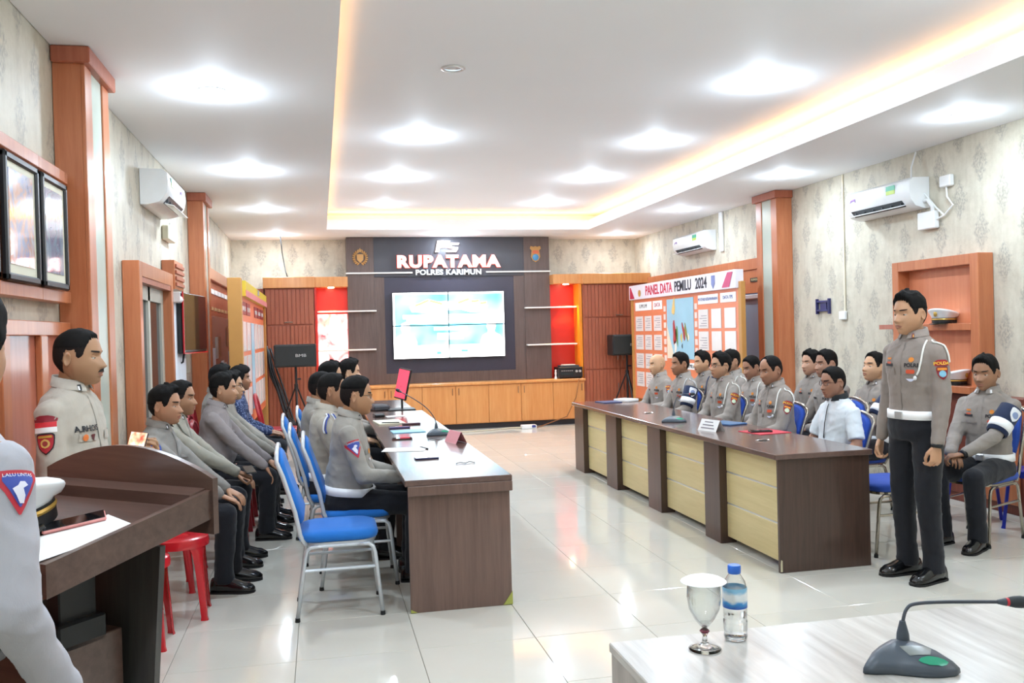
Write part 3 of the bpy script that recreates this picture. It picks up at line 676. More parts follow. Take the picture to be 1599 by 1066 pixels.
tall_cab(4.31, 5.47, 'tall reddish grooved cabinet right of the video wall', 0,
         [(4.33, 5.45, 1.77, 2.32, 4.93, 1.80, False), (4.33, 4.93, .90, 1.76, 4.89, 1.1, True), (4.94, 5.45, .90, 1.76, 4.98, 1.1, True), (4.33, 4.93, .02, .89, 4.89, .6, True), (4.94, 5.45, .02, .89, 4.98, .6, True)])
tag(obj('cabinet_side', G().box(XL, 14.3, 0, -.84, YB, 2.33), RWOOD), 'reddish filler panel between the left wall and the tall cabinet', 'cabinet')
# long low cabinet
t_ = thing('low_cabinet', 'long light orange cabinet under the video wall', 'cabinet', (2.1, 14.3, 0)); off = t_.location
obj('plinth', G().box(-.06, 14.22, 0, 4.29, 14.6, .09), plain('plinth_dark', '2e2b30', .4), t_, off=off)
obj('body', G().box(-.06, 14.17, .09, 4.29, 14.85, .715), ORGV, t_, off=off)
obj('worktop', G().box(-.06, 14.12, .715, 4.30, 14.85, .758, .006), ORGV, t_, off=off)
for q in range(8):
    a = -.055+q*.5425; d = obj('door', G().box(a+.004, 14.15, .10, a+.5385, 14.17, .708, .002), ORGV, t_, off=off)
    hx = a+(.49 if q % 2 else .05); h = G().tube([(hx, 14.13, .56), (hx, 14.13, .67)], .006, 6); obj('handle', h, CHROME, d, True, off=off)
# ---------------------------------------------------------------- air conditioners
def aircon(p, face, L, lab, stickers=True):
    """p: wall point at the unit's near top end; face +1 opens to +x"""
    t_ = thing('air_conditioner', lab, 'air conditioner', p)
    prof = [(0, 0), (.17, -.005), (.205, -.03), (.215, -.12), (.20, -.20), (.15, -.262), (.06, -.285), (0, -.285)]
    def ring(y, k=1): return [(face*a*k, y, b) for a, b in prof]
    g = G().loft([ring(.0, .97), ring(.012), ring(L-.012), ring(L, .97)]); obj('casing', g, WHITE, t_, True)
    g = G()
    pr = [(.199, -.203), (.150, -.259)]
    g.add([(face*(pr[0][0]+.003), .12, pr[0][1]), (face*(pr[1][0]+.003), .12, pr[1][1]), (face*(pr[1][0]+.003), L-.08, pr[1][1]), (face*(pr[0][0]+.003), L-.08, pr[0][1])], [(0, 1, 2, 3)])
    obj('air_outlet', g, BLACK, t_)
    g = G(); g.box(0, .11, -.004, .075, L-.07, .004, .002); g.xf(Matrix.Translation((face*.165, 0, -.262)) @ Matrix.Rotation(face*.25, 4, 'Y') if face > 0 else Matrix.Translation((-.165-.075, 0, -.262)) @ Matrix.Rotation(.25*-1, 4, 'Y'))
    obj('louvre', g, WHITE, t_)
    for q in range(6): obj('vane', G().box(face*.168, .16+q*(L-.3)/5, -.25, face*.186, .165+q*(L-.3)/5, -.205), DGREY, t_)
    xs = face*.2165
    if stickers:
        obj('energy_sticker', G().box(xs-.001, .20 if face < 0 else .14, -.125, xs+.001, .33 if face < 0 else .30, -.09), plain('lime_print', 'b7d24a', .4), t_)
        obj('energy_sticker', G().box(xs-.0015, .20 if face < 0 else .14, -.09, xs-.0005+.002, .33 if face < 0 else .30, -.045), plain('green_print', '3fae86', .4), t_)
        obj('logo_sticker', G().prism([(0, 0), (.02, .03), (.09, .04), (.10, .0), (.07, .02), (.03, .015)], 0, .002).xf((FACE_W if face < 0 else FACE_E)((xs, L-.08 if face < 0 else .6, -.12))), plain('purple_print', '8c5cae', .4), t_)
    return t_
t_ = aircon((XR, 7.13, 2.885), -1, 1.0, 'white split air conditioner on the right wall above the shelf niche')
t_ = aircon((XR, 11.6, 2.93), -1, 1.07, 'white split air conditioner on the far right wall above the data board')
aircon((XL, 7.46, 2.93), 1, .95, 'white split air conditioner on the left wall beyond the pilaster')
# conduits and boxes
tag(obj('cable_conduit', G().box(XR-.03, 11.35, 2.6, XR, 11.45, ZC-.005, .005), WHITE), 'white vertical conduit above the far right air conditioner', 'conduit')
tag(obj('cable', G().tube([(XR-.02, 7.28, 3.14), (XR-.05, 7.31, 3.0), (XR-.06, 7.30, 2.9), (XR-.05, 7.12, 2.72), (XR-.03, 7.0, 2.58), (XR-.03, 6.9, 2.5)], .008, 6), WHITE, smooth=True), 'white cable running past the near right air conditioner', 'cable')
tag(obj('junction_box', G().box(XR-.06, 7.0, 2.40, XR, 7.23, 2.56, .008), WHITE), 'large white junction box below the right air conditioner', 'junction box')
tag(obj('junction_box', G().box(XR-.05, 6.80, 2.75, XR, 6.94, 2.85, .008), WHITE), 'small white junction box right of the air conditioner', 'junction box')
tag(obj('cable', G().tube([(XR-.02, 6.88, 2.75), (XR-.03, 6.86, 2.66), (XR-.02, 6.80, 2.58), (XR-.03, 6.9, 2.5), (XR-.03, 7.0, 2.48)], .008, 6), WHITE, smooth=True), 'white cable joining the two junction boxes', 'cable')
tag(obj('drain_pipe', G().tube([(XR-.06, 7.12, 2.66), (XR-.07, 7.06, 2.66), (XR-.05, 7.03, 2.6), (XR-.03, 7.05, 2.55)], .018, 8), WHITE, smooth=True), 'thick white drain pipe from the right air conditioner', 'pipe')
tag(obj('junction_box', G().box(XL, 8.42, 2.47, XL+.06, 8.80, 2.60, .008), plain('cream_plastic', 'd9d5c0', .4)), 'cream junction box below the left air conditioner', 'junction box')
tag(obj('cable', G().tube([(XL+.05, 8.55, 2.66), (XL+.06, 8.5, 2.62), (XL+.03, 8.5, 2.58)], .014, 6), WHITE, smooth=True), 'short white pipe from the left air conditioner', 'pipe')
tag(obj('cable_conduit', G().box(XR-.012, 8.48, 1.68, XR, 8.50, ZC-.005), plain('cream_seam', 'e8e0c8', .5)), 'thin cream vertical conduit on the right wall', 'conduit')
tag(obj('wall_switch', G().box(XR-.03, 8.46, 1.60, XR, 8.58, 1.69, .006), WHITE), 'white wall switch on the right wallpaper', 'switch')
t_ = thing('wall_bracket', 'small navy bracket fixed to the right wallpaper', 'bracket', (XR, 8.9, 1.7)); off = t_.location
NAVY = plain('navy_plastic', '34366a', .4)
for z in (1.70, 1.80): obj('rail', G().box(XR-.03, 8.78, z, XR, 9.02, z+.02), NAVY, t_, off=off)
for y in (8.77, 9.01): obj('post', G().box(XR-.03, y, 1.67, XR, y+.02, 1.84), NAVY, t_, off=off)
obj('plate', G().box(XR-.015, 8.84, 1.72, XR, 8.96, 1.80), NAVY, t_, off=off)
tag(obj('baseboard_right', G().box(XR-.012, YR, 0, XR, 5.35, .1), plain('skirting', '8a4a34', .4)), '', ''); 
o = bpy.data.objects['baseboard_right']; del o['label']; del o['category']; struct(o)
# ================================================================ PEOPLE
def V(*a): return Vector(a)
def clamp(x, a=0., b=1.): return max(a, min(b, x))
def sstep(a, b, x): t = clamp((x-a)/(b-a)); return t*t*(3-2*t)
def gs(x, w): return math.exp(-(x/w)**2)
def head_pt(th, ph, f):
    dx, dy, dz = math.sin(th)*math.sin(ph), math.sin(th)*math.cos(ph), math.cos(th)
    W_ = f.get('face_w', 1.0); x, y, z = .0765*W_*dx, .098*dy, .120*dz
    if dz > 0: k_ = 1+.13*dz*dz*(1-dz*dz)*2; x *= k_; y *= k_; z -= .006*dz**4
    t = clamp(-z/.12); front = max(0., math.cos(ph))
    x *= 1-(.20-.12*f.get('jowl', 0))*t**2.0
    if y > 0:
        y = y*(1-.05*sstep(.1, -.02, z)) + front**1.1*.043*t**1.3*(1 if t < .97 else .6)
        x *= 1+.10*gs(z+.055, .04)*(1-front)
    else:
        y *= .93; y += -y*.50*sstep(.05, .95, t); y -= .004*gs(z-.03, .05)
    ax = abs(x)
    if front > 0:
        y += .005*gs(z-.024, .011)*gs(ax-.025, .022)                        # brow ridge
        y -= .0125*gs(z-.002, .014)*gs(ax-.031, .017)                        # eye sockets
        y -= .004*gs(z-.004, .012)*gs(ax, .010)
        nz = clamp((.012-z)/.052)                                            # nose
        wn = .0085+.0100*nz
        k = (nz**1.25)*(1-sstep(-.040, -.052, z)) if z < .012 else 0
        y += f.get('nose', .0205)*k*gs(ax, wn)
        y += .006*gs(z+.042, .007)*gs(ax-.013, .006)                         # nostril wings
        y += .0045*gs(z+.028, .020)*gs(ax-.040, .016)                        # cheek
        y += .0055*gs(z+.064, .0045)*gs(ax, .019)+.006*gs(z+.077, .005)*gs(ax, .016)   # lips
        y -= .004*gs(z+.0705, .0028)*gs(ax, .020); y -= .003*gs(z+.088, .006)*gs(ax, .02)
        y += .006*gs(z+.106, .012)*gs(ax, .018)                              # chin
    return V(x, y, z)
def phw(s): a = abs(s); return PI*math.copysign(.5*a+.5*a**2.1, s)
HN, HM_ = 76, 64
def hair_line(a, f):
    pts = f.get('line', [(0, .078), (.45, .076), (.75, .060), (.95, .030), (1.12, -.008), (1.30, -.008), (1.42, .026), (1.75, .026), (1.95, -.035), (2.3, -.070), (3.2, -.078)])
    for (a0, z0), (a1, z1) in zip(pts, pts[1:]):
        if a <= a1: return z0+(z1-z0)*(a-a0)/(a1-a0)
    return pts[-1][1]
def build_hair(f, n=72, m=50):
    top, side, quiff, rise = f.get('top', .016), f.get('side', .005), f.get('quiff', .006), f.get('fade', .035)
    fade = []; hair = []
    def vert(th, ph, lay):
        p = head_pt(th, ph, {**f, 'nose': .0}); a = abs(ph); z = p.z
        d = z-hair_line(a, f)-.0035*math.sin(ph*23)*.8
        if lay == 'top': d = z-max(hair_line(a, f), rise if a > .9 else -1)-.004*math.sin(ph*31)
        nrm = V(p.x, p.y, p.z*.8).normalized()
        k = sstep(0, .014, d)
        if lay == 'fade': t = .0028*k-.002*(1-k)
        else:
            T = side+(top-side)*sstep(.035, .095, z)
            T += quiff*gs(ph, .7)*sstep(.05, .08, z)*(1-sstep(.113, .121, z)*.5)
            nn = noise.noise(p*22+V(f.get('seed', 0), 0, 0))*.45+noise.noise(V(p.x*70, p.y*70, p.z*22))*.4
            t = (T*(1+nn*f.get('messy', .35)))*k-.003*(1-k)
        return p+nrm*t, d > -.004
    out = {}
    for lay in ('fade', 'top'):
        P = []; K = []
        for j in range(m+1):
            th = .02+(PI*.80)*j/m
            for i in range(n):
                q, k = vert(th, phw(-1+2*i/n), lay); P.append(q); K.append(k)
        fs = []
        for j in range(m):
            for i in range(n):
                q = (j*n+i, j*n+(i+1) % n, (j+1)*n+(i+1) % n, (j+1)*n+i)
                if sum(K[x] for x in q) >= 3: fs.append(q)
        fs = [tuple(f_) for f_ in fs]; fs.append(tuple(range(n-1, -1, -1))) if all(K[:n]) else None
        used = sorted({x for f_ in fs for x in f_}); mp = {x: k for k, x in enumerate(used)}
        g = G().add([P[x] for x in used], [tuple(mp[x] for x in f_) for f_ in fs]); out[lay] = g
    return out
def remesh(g, voxel, it=3, fac=.5):
    me = g.mesh('r'); o = bpy.data.objects.new('r', me); COL.objects.link(o)
    md = o.modifiers.new('r', 'REMESH'); md.mode = 'VOXEL'; md.voxel_size = voxel; md.adaptivity = 0
    if it: sm = o.modifiers.new('s', 'SMOOTH'); sm.factor = fac; sm.iterations = it
    dg = bpy.context.evaluated_depsgraph_get(); r = bpy.data.meshes.new_from_object(o.evaluated_get(dg))
    bpy.data.objects.remove(o); bpy.data.meshes.remove(me); return r
def puff(me, fn):
    n = len(me.vertices); co = [0.]*3*n; me.vertices.foreach_get('co', co); no = [0.]*3*n; me.vertices.foreach_get('normal', no)
    for i in range(n):
        k = fn(V(co[3*i], co[3*i+1], co[3*i+2]))
        co[3*i] += no[3*i]*k; co[3*i+1] += no[3*i+1]*k; co[3*i+2] += no[3*i+2]*k
    me.vertices.foreach_set('co', co); me.update()
def me2g(me):
    g = G(); g.v = [tuple(v.co) for v in me.vertices]; g.f = [tuple(p.vertices) for p in me.polygons]; g.mi = [0]*len(g.f); return g
# ---- hands: right hand, wrist at origin, fingers along +Y, palm facing -Z, thumb on the -X side
def hand_geo(pose):
    g = G()
    g.loft([[(.026*math.cos(a)*k[0], k[1], .0135*math.sin(a)*k[2]) for a in [2*PI*i/14 for i in range(14)]] for k in
            [(.80, -.02, 1.25), (.95, .0, 1.15), (1.28, .025, 1.05), (1.52, .055, .95), (1.50, .08, .85), (1.25, .090, .6)]])
    curl = {'rest': (.28, .38, .25), 'fist': (1.25, 1.35, .7), 'loose': (.75, .85, .5), 'hold': (.95, .75, .45), 'clasp': (.6, .75, .4)}[pose]
    for k, (x, L, r, sp) in enumerate([(-.029, .070, .0082, -.07), (-.010, .078, .0086, -.02), (.010, .073, .0082, .03), (.028, .058, .0072, .09)]):
        p = V(x, .084, 0); a = 0; dirx = sp
        for seg, c in zip((.45, .31, .24), curl):
            a += c*(1+.08*k); q = p+V(math.sin(dirx)*math.cos(a), math.cos(dirx)*math.cos(a), -math.sin(a))*L*seg
            g.capsule(p, q, r, r*.92, 9, 3); r *= .92; p = q
    th = {'rest': [(-.024, .015, -.004), (-.048, .045, -.012), (-.054, .075, -.018), (-.050, .098, -.022)],
          'fist': [(-.024, .015, -.006), (-.042, .042, -.020), (-.034, .070, -.034), (-.012, .078, -.040)],
          'loose': [(-.024, .015, -.006), (-.046, .045, -.016), (-.046, .074, -.028), (-.034, .092, -.036)],
          'hold': [(-.024, .015, -.006), (-.048, .040, -.018), (-.054, .068, -.026), (-.046, .092, -.026)],
          'clasp': [(-.024, .015, -.006), (-.044, .045, -.014), (-.040, .075, -.020), (-.022, .090, -.022)]}[pose]
    for (a, b), (ra, rb) in zip(zip(th, th[1:]), ((.0145, .0115), (.0108, .0098), (.0096, .0082))): g.capsule(a, b, ra, rb, 9, 3)
    return me2g(remesh(g, .0038, 2, .4))
_hands = {}
def hand(pose):
    if pose not in _hands: _hands[pose] = hand_geo(pose)
    return _hands[pose]
def ik(S, T, l1, l2, pole):
    d = T-S; L = min(d.length, (l1+l2)*.995); dn = d.normalized(); T = S+dn*L
    a = (l1*l1-l2*l2+L*L)/(2*L); h = math.sqrt(max(0, l1*l1-a*a)); p = (pole-dn*pole.dot(dn)).normalized()
    return S+dn*a+p*h, T
def ellring(c, X, Y, a, b, n=20, e=.85):
    r = []
    for i in range(n):
        t = 2*PI*i/n; cc, ss = math.cos(t), math.sin(t)
        r.append(c+X*(a*math.copysign(abs(cc)**e, cc))+Y*(b*math.copysign(abs(ss)**e, ss)))
    return r
def conform(bvh, M, rows, nx=5, off=.003, g=None, reach=.16, near=False):
    """grid of points inside the outline rows (y, xl, xr) of frame M, dropped along -z on to the surface"""
    g = g or G(); pts = []; zax = (M.to_3x3() @ V(0, 0, 1)).normalized()
    for (y, xl, xr) in rows:
        for i in range(nx):
            o = M @ V(xl+(xr-xl)*i/(nx-1), y, reach); h = bvh.ray_cast(o, -zax, reach*2.2)
            if near:
                q_ = bvh.find_nearest(M @ V(xl+(xr-xl)*i/(nx-1), y, .035)); pts.append(q_[0]+zax*off); continue
            p = h[0] if h[0] is not None else (bvh.find_nearest(M @ V(xl+(xr-xl)*i/(nx-1), y, 0))[0])
            pts.append(p+zax*off)
    fs = []
    for j in range(len(rows)-1):
        for i in range(nx-1): a = j*nx+i; fs.append((a, a+1, a+nx+1, a+nx))
    g.add(pts, fs); return g
def rows_of(poly_rows, s=1, dy=0): return [(y*s+dy, a*s, b*s) for y, a, b in poly_rows]
RECT = lambda w, h, n=3: [(-h/2+h*i/n, -w/2, w/2) for i in range(n+1)]
SHIELD = [(-.5, -.02, .02), (-.38, -.18, .18), (-.2, -.32, .32), (0, -.39, .39), (.25, -.42, .42), (.42, -.42, .42), (.5, -.34, .34)]
TRI = [(-.5, -.02, .02), (-.3, -.14, .14), (0, -.30, .30), (.3, -.46, .46), (.42, -.46, .46), (.5, -.36, .36)]
OVAL = [(-.5, -.06, .06)]+[(-.5+k/8, -.5*math.sqrt(1-(2*(k/8)-1)**2), .5*math.sqrt(1-(2*(k/8)-1)**2)) for k in range(1, 8)]+[(.5, -.06, .06)]
def pm(c, **k): return plain('patch_'+c, c, .55, **k)
def skinmat(c):
    r_, g_, b_ = [int(c[i:i+2], 16) for i in (0, 2, 4)]; m_ = (r_+g_+b_)/3; c = '%02x%02x%02x' % tuple(int(min(255, (m_+(v-m_)*.86)*1.13)) for v in (r_, g_, b_))
    key = ('skin', c)
    if key in _mc: return _mc[key]
    t = NT('skin_'+c); n = t.noise(t.coords(), 14, 4, .6); b = lin(c)
    t.set(t.mix(n, tuple(x*.9 for x in b), tuple(min(1, x*1.1) for x in b)), .48, spec=.4)
    t.b.inputs['Subsurface Weight'].default_value = .12; t.b.inputs['Subsurface Radius'].default_value = (.012, .005, .003); t.b.inputs['Subsurface Scale'].default_value = .6
    _mc[key] = t.m; return t.m
def cloth(name, c, rough=.85, weave=.10):
    key = ('cloth', name, c)
    if key in _mc: return _mc[key]
    t = NT(name); v = t.coords(); n = t.noise(v, 7, 4, .6); b = lin(c); n2 = t.noise(v, 420, 2)
    t.set(t.mix(n, tuple(x*.93 for x in b), tuple(min(1, x*1.06) for x in b)), rough, spec=.25)
    t.b.inputs['Sheen Weight'].default_value = .15
    w = t.noise(t.coords('Object', (1, 1, .7)), 17, 4, .55, 1.2)
    t.bump(t.math('ADD', w, t.math('MULTIPLY', n2, weave*.5)), .26, .010)
    _mc[key] = t.m; return t.m
def batik():
    t = NT('navy_batik_cloth'); v = t.coords('Object', (1, 1, 1)); vo = t.t.nodes.new('ShaderNodeTexVoronoi'); t.link(v, vo.inputs['Vector']); vo.inputs['Scale'].default_value = 55
    f = t.math('LESS_THAN', vo.outputs['Distance'], .32)
    t.set(t.mix(f, lin('27365c'), lin('7d8cae')), .8); return t.m
HAIR = plain('black_hair', '100e0d', .75, spec=.2, var=.4, scale=60, bump=.5); HAIRS = plain('cropped_dark_hair', '221c1a', .85, spec=.15, var=.25, scale=120, bump=.4)
EYEW = plain('eye_white', 'dcd8d0', .25); IRIS = plain('dark_iris', '120c08', .12); LIP = plain('lip', 'a06a58', .5); BROW = plain('eyebrow_hair', '1d1613', .8)
SHOE = plain('black_polished_leather', '101012', .16, spec=.7); TROU = cloth('black_trouser_cloth', '1c1d23', .8)
REFL = plain('reflective_white_band', 'f4f6f8', .4); NAVYC = cloth('navy_armband_cloth', '26304c')
REFL_E = NT('retroreflective_tape'); REFL_E.set(lin('ffffff'), .45, spec=.8); REFL_E = REFL_E.m
PEOPLE = []
def person(label, x, y, rz, pose='sit', s=1.0, lean=0.0, hyaw=0.0, hpitch=0.0, skin='a8765a', shirt='8f857b', hair=None, hands=('rest', 'rest'),
           wrists=None, belly=0.0, trousers=None, patches=(), glasses=None, belt='black', moustache=False, short=False, group=None, knees=.13, head=None,
           feet=.0, z0=0.0, voxel=.0105, palm=None, poles=None, elbow=None, collar=None, hipz=None, slump=0.0, legs_back=0.0, htilt=0.0, shirtmat=None):
    t_ = thing('person', label, 'person', (x, y, z0), rz, group); t_.scale = (s, s, s)
    f = dict(head or {}); f.update(hair or {})
    X = V(1, 0, 0)
    P = V(0, 0, .545) if pose == 'sit' else V(0, 0, .935)
    if hipz: P.z = hipz
    U = V(0, math.sin(lean), math.cos(lean)); F = V(0, math.cos(lean), -math.sin(lean))
    def T(u, f_=0, x_=0):                           # torso point with a slight curve of the back
        b = slump*(u/.5)**2 if u > 0 else 0
        return P+U*u+F*(f_+b)+X*x_
    sw = .170
    S = {sd: T(.428, -.004, sd*sw) for sd in (-1, 1)}
    # wrists (index 0 = left hand (-X), 1 = right)
    if wrists is None:
        wrists = [(-.115, .36, .635), (.115, .36, .635)] if pose == 'sit' else [(-.265, .03, .80), (.265, .03, .80)]
    E = {}; Wp = {}
    for sd, w in zip((-1, 1), wrists):
        pole = V(sd*.5, -.55, -.5) if pose == 'sit' else V(sd*.35, -1, 0)
        if poles: pole = V(*poles[0 if sd < 0 else 1])
        E[sd], Wp[sd] = ik(S[sd], V(*w), .285, .26, pole)
    if pose == 'sit':
        K = {sd: V(sd*knees, .455, .50) for sd in (-1, 1)}; A = {sd: V(sd*(knees-.005), .43+feet, .095) for sd in (-1, 1)}; Hj = {sd: P+V(sd*.09, .0, -.02) for sd in (-1, 1)}
        if legs_back: A = {sd: V(sd*(knees-.005), .43-legs_back, .10) for sd in (-1, 1)}
    else:
        K = {sd: V(sd*.095, .015, .50) for sd in (-1, 1)}; A = {sd: V(sd*.10, -.015, .09) for sd in (-1, 1)}; Hj = {sd: P+V(sd*.088, .0, -.03) for sd in (-1, 1)}
    HC = T(.655, .028)+V(0, slump*.4, 0)
    HM = Matrix.Translation(HC) @ Matrix.Scale(1.04, 4) @ Matrix.Rotation(hyaw, 4, 'Z') @ Matrix.Rotation(hpitch, 4, 'X') @ Matrix.Rotation(htilt, 4, 'Y')
    rg = [(-.05, .168, .120, 0), (.05, .160, .116, .004), (.16, .150, .112, .008), (.27, .162, .116, .010), (.36, .178, .118, .006), (.43, .176, .106, -.002), (.48, .150, .088, -.006), (.515, .096, .072, -.004), (.545, .064, .060, .0)]
    def torso(g, d, lo=-1):
        g.loft([ellring(T(u, fo+belly*.55*gs(u-.15, .13)), X, F, w+d+belly*.5*gs(u-.15, .14), dp+d+belly*gs(u-.13, .12)) for u, w, dp, fo in ([(lo, .160, .116, .004)] if lo > 0 else [])+[q for q in rg if q[0] > lo]]); return g
    # ---------------- body: one surface, then head and hands joined on
    g = torso(G(), -.014)
    for sd in (-1, 1):
        g.capsule(S[sd], E[sd], .050, .040, 12, 3); g.capsule(E[sd], Wp[sd], .040, .0265, 12, 3)
        g.capsule(Hj[sd], K[sd], .078, .056, 12, 3); g.capsule(K[sd], A[sd], .054, .038, 12, 3)
        g.capsule(A[sd]+V(0, 0, -.035), A[sd]+V(0, .09, -.058), .030, .018, 10, 3)
    g.capsule(T(.47, -.006), HM @ V(0, -.022, -.055), .060, .054, 16, 3)
    body = me2g(remesh(g, .0145, 2))
    hv = []; hf = []
    for j in range(HM_+1):
        th = .02+(PI-.04)*j/HM_
        for i in range(HN): hv.append(HM @ head_pt(th, phw(-1+2*i/HN), f))
    for j in range(HM_):
        for i in range(HN): hf.append((j*HN+i, (j+1)*HN+i, (j+1)*HN+(i+1) % HN, j*HN+(i+1) % HN))
    hf.append(tuple(range(HN))); hf.append(tuple(HM_*HN+i for i in range(HN))[::-1])
    hb = BVHTree.FromPolygons(hv, hf); hg = G().add(hv, hf); body.merge(hg)
    for sd in (-1, 1):                               # ears
        e = G().ellipsoid((0, 0, 0), (.0090, .0162, .0300), 16, 12)
        for q in range(len(e.v)):
            a, b, c = e.v[q]; r = (b/.0162)**2+(c/.030)**2
            if a > 0: a = a*1.0-.0105*gs(r, .42)
            e.v[q] = (a*1+.0, b*(1-.25*clamp(-c/.031)), c)
        M = HM @ Matrix.Translation((sd*.0800*f.get('face_w', 1), -.012, -.006)) @ Matrix.Rotation(sd*-.0, 4, 'Z')
        if sd < 0: M = M @ Matrix.Scale(-1, 4, (1, 0, 0))
        body.merge(e, M @ Matrix.Rotation(.42, 4, 'Z') @ Matrix.Rotation(-.12, 4, 'X'))
    for k, sd in enumerate((-1, 1)):
        hgm = hand(hands[k]); d = (Wp[sd]-E[sd]).normalized()
        if pose == 'sit': d = (d+V(-sd*.15, .35, .0)).normalized(); nz = V(0, .15, 1)
        else: d = (d+V(0, .1, -.5)).normalized(); nz = V(sd, .15, 0)
        if palm and palm[k]: d, nz = V(*palm[k][0]).normalized(), V(*palm[k][1])
        nz = (nz-d*nz.dot(d)).normalized(); xx = d.cross(nz)
        M = Matrix((xx, d, nz)).transposed().to_4x4(); M.translation = Wp[sd]+d*.012
        if sd < 0: M = M @ Matrix.Scale(-1, 4, (1, 0, 0))
        body.merge(hgm, M)
    bo = obj('body', body, skinmat(skin), t_, 'all')
    # ---------------- face parts
    for sd in (-1, 1):
        ez = -.002; base = head_pt(PI/2-math.asin(ez/.12), sd*.42, {**f, 'nose': 0})
        c = V(sd*.0320, base.y-.0025, ez)
        obj('eye', G().ellipsoid(HM @ c, (.0135, .0105, .0085), 12, 8, HM.to_3x3()), EYEW, t_, 'all')
        obj('iris', G().ellipsoid(HM @ (c+V(0, .0075, 0)), (.0058, .0035, .0060), 10, 6, HM.to_3x3()), IRIS, t_, 'all')
        lid = G().ellipsoid(HM @ (c+V(0, -.0003, .0035)), (.0152, .0118, .0068), 12, 8, HM.to_3x3()); obj('eyelid', lid, skinmat(skin), t_, 'all')
        M = HM @ frame((sd*.032, .1, .0235), (1, 0, 0), (0, 0, 1)) @ Matrix.Rotation(0, 4, 'Z'); M = HM @ frame((sd*.032, .0, .0225), (-1, 0, 0), (0, 0, 1))
        q_ = .0045 if sd > 0 else -.0045; rows = [(-.0038, -.012+q_, .012+q_), (-.0015, -.019, .018), (.0012, -.020, .019), (.0034, -.013-q_, .013-q_)]
        obj('eyebrow', conform(hb, M @ Matrix.Rotation(-sd*.10, 4, 'Z'), rows, 6, .0016), BROW, t_, 'all')
    M = HM @ frame((0, 0, -.071), (-1, 0, 0), (0, 0, 1))
    obj('lips', conform(hb, M, [(-.011, -.010, .010), (-.006, -.019, .019), (0, -.024, .024), (.005, -.018, .018), (.009, -.009, .009)], 9, .0012), LIP, t_, 'all')
    if moustache:
        obj('moustache', conform(hb, HM @ frame((0, 0, -.056), (-1, 0, 0), (0, 0, 1)), [(-.008, -.029, .029), (-.003, -.026, .026), (.003, -.02, .02), (.006, -.010, .010)], 9, .0035), BROW, t_, 'all')
    if f.get('style') != 'bald':
        hh = build_hair(f)
        for lay, nm in (('fade', 'hair_fade'), ('top', 'hair')):
            gg = hh[lay]; gg.xf(HM)
            if gg.f: obj(nm, gg, HAIRS if lay == 'fade' else HAIR, t_, 'all')
    if glasses:
        gm = plain('spectacle_frame_'+glasses, glasses, .25); gg = G()
        for sd in (-1, 1):
            pts = [(sd*.034+.0225*math.copysign(abs(math.cos(a))**.7, math.cos(a)), .100-.010*abs(sd*.034+.0225*math.cos(a))/.05, .001+.0165*math.copysign(abs(math.sin(a))**.7, math.sin(a))) for a in [2*PI*q/18 for q in range(18)]]
            gg.tube([HM @ V(*p) for p in pts], .0016, 6, closed=True)
            gg.tube([HM @ V(sd*.056, .089, .006), HM @ V(sd*.075, .05, .006), HM @ V(sd*.0795, -.005, .010), HM @ V(sd*.078, -.02, .0)], .0016, 6)
            lens = G().lathe([(0, 0), (.0205, 0)], 16, cap=False); 
        gg.tube([HM @ V(-.012, .099, .004), HM @ V(0, .103, .007), HM @ V(.012, .099, .004)], .0016, 6)
        obj('spectacles', gg, gm, t_, 'all')
    # ---------------- shirt
    g = torso(G(), .002, .030)
    for sd in (-1, 1):
        g.capsule(S[sd]+V(0, 0, -.008), E[sd], .060, .053, 14, 4)
        if not short:
            e = (Wp[sd]-E[sd]); g.capsule(E[sd], E[sd]+e*.93, .052, .040, 14, 3)
    if short:
        g2 = torso(G(), .004, .030)
        for sd in (-1, 1):
            e = E[sd]-S[sd]; g2.capsule(S[sd]+V(0, 0, -.008), S[sd]+e*.45, .061, .061, 14, 4); g2.tube([S[sd]+e*.3, S[sd]+e*.82], [.062, .064], 14)
        g = g2
    me = remesh(g, voxel, 3)
    sm = shirtmat or cloth('uniform_shirt_'+shirt, shirt); sd_ = (x*7.3+y*3.1) % 10
    puff(me, lambda c: noise.noise(V(c.x*8+sd_, c.y*8, c.z*17))*.0055+(1-abs(noise.noise(V(c.x*9+c.z*4, c.y*9+sd_, c.z*15+c.x*3)))*2.2)**3*.0030-.0015+noise.noise(V(c.x*26, c.y*26+sd_, c.z*34))*.0016)
    me.name = 'shirt'; me.materials.append(sm); me.polygons.foreach_set('use_smooth', [True]*len(me.polygons))
    so = bpy.data.objects.new('shirt', me); COL.objects.link(so); so.parent = t_
    sb = BVHTree.FromPolygons([v.co.copy() for v in me.vertices], [tuple(p.vertices) for p in me.polygons])
    # collar
    def cring(u, r1, r2, fo, a0, n=25):
        return [T(u+ .012*math.cos(a)*-1, fo+r2*math.cos(a), r1*math.sin(a)) for a in [a0+(2*PI-2*a0)*q/(n-1) for q in range(n)]]
    ctop, cmid, cbot = cring(.560, .0630, .066, -.004, .30), cring(.566, .069, .072, -.005, .36), cring(.522, .090, .086, .004, .30)
    inn = cring(.52, .066, .064, -.002, .30)
    g = G().loft([inn, ctop, cmid, cbot], cap=False, closed=False); co_ = obj('collar', g, collar or sm, t_, 'all')
    # button placket and pockets
    FM = lambda u, x_: frame(T(u, 0, x_), -X, U)
    obj('placket', conform(sb, FM(.28, 0), [(-.25+.46*q/12, -.014, .014) for q in range(13)], 3, .0035), sm, t_, 'all') if 'noplacket' not in patches else None
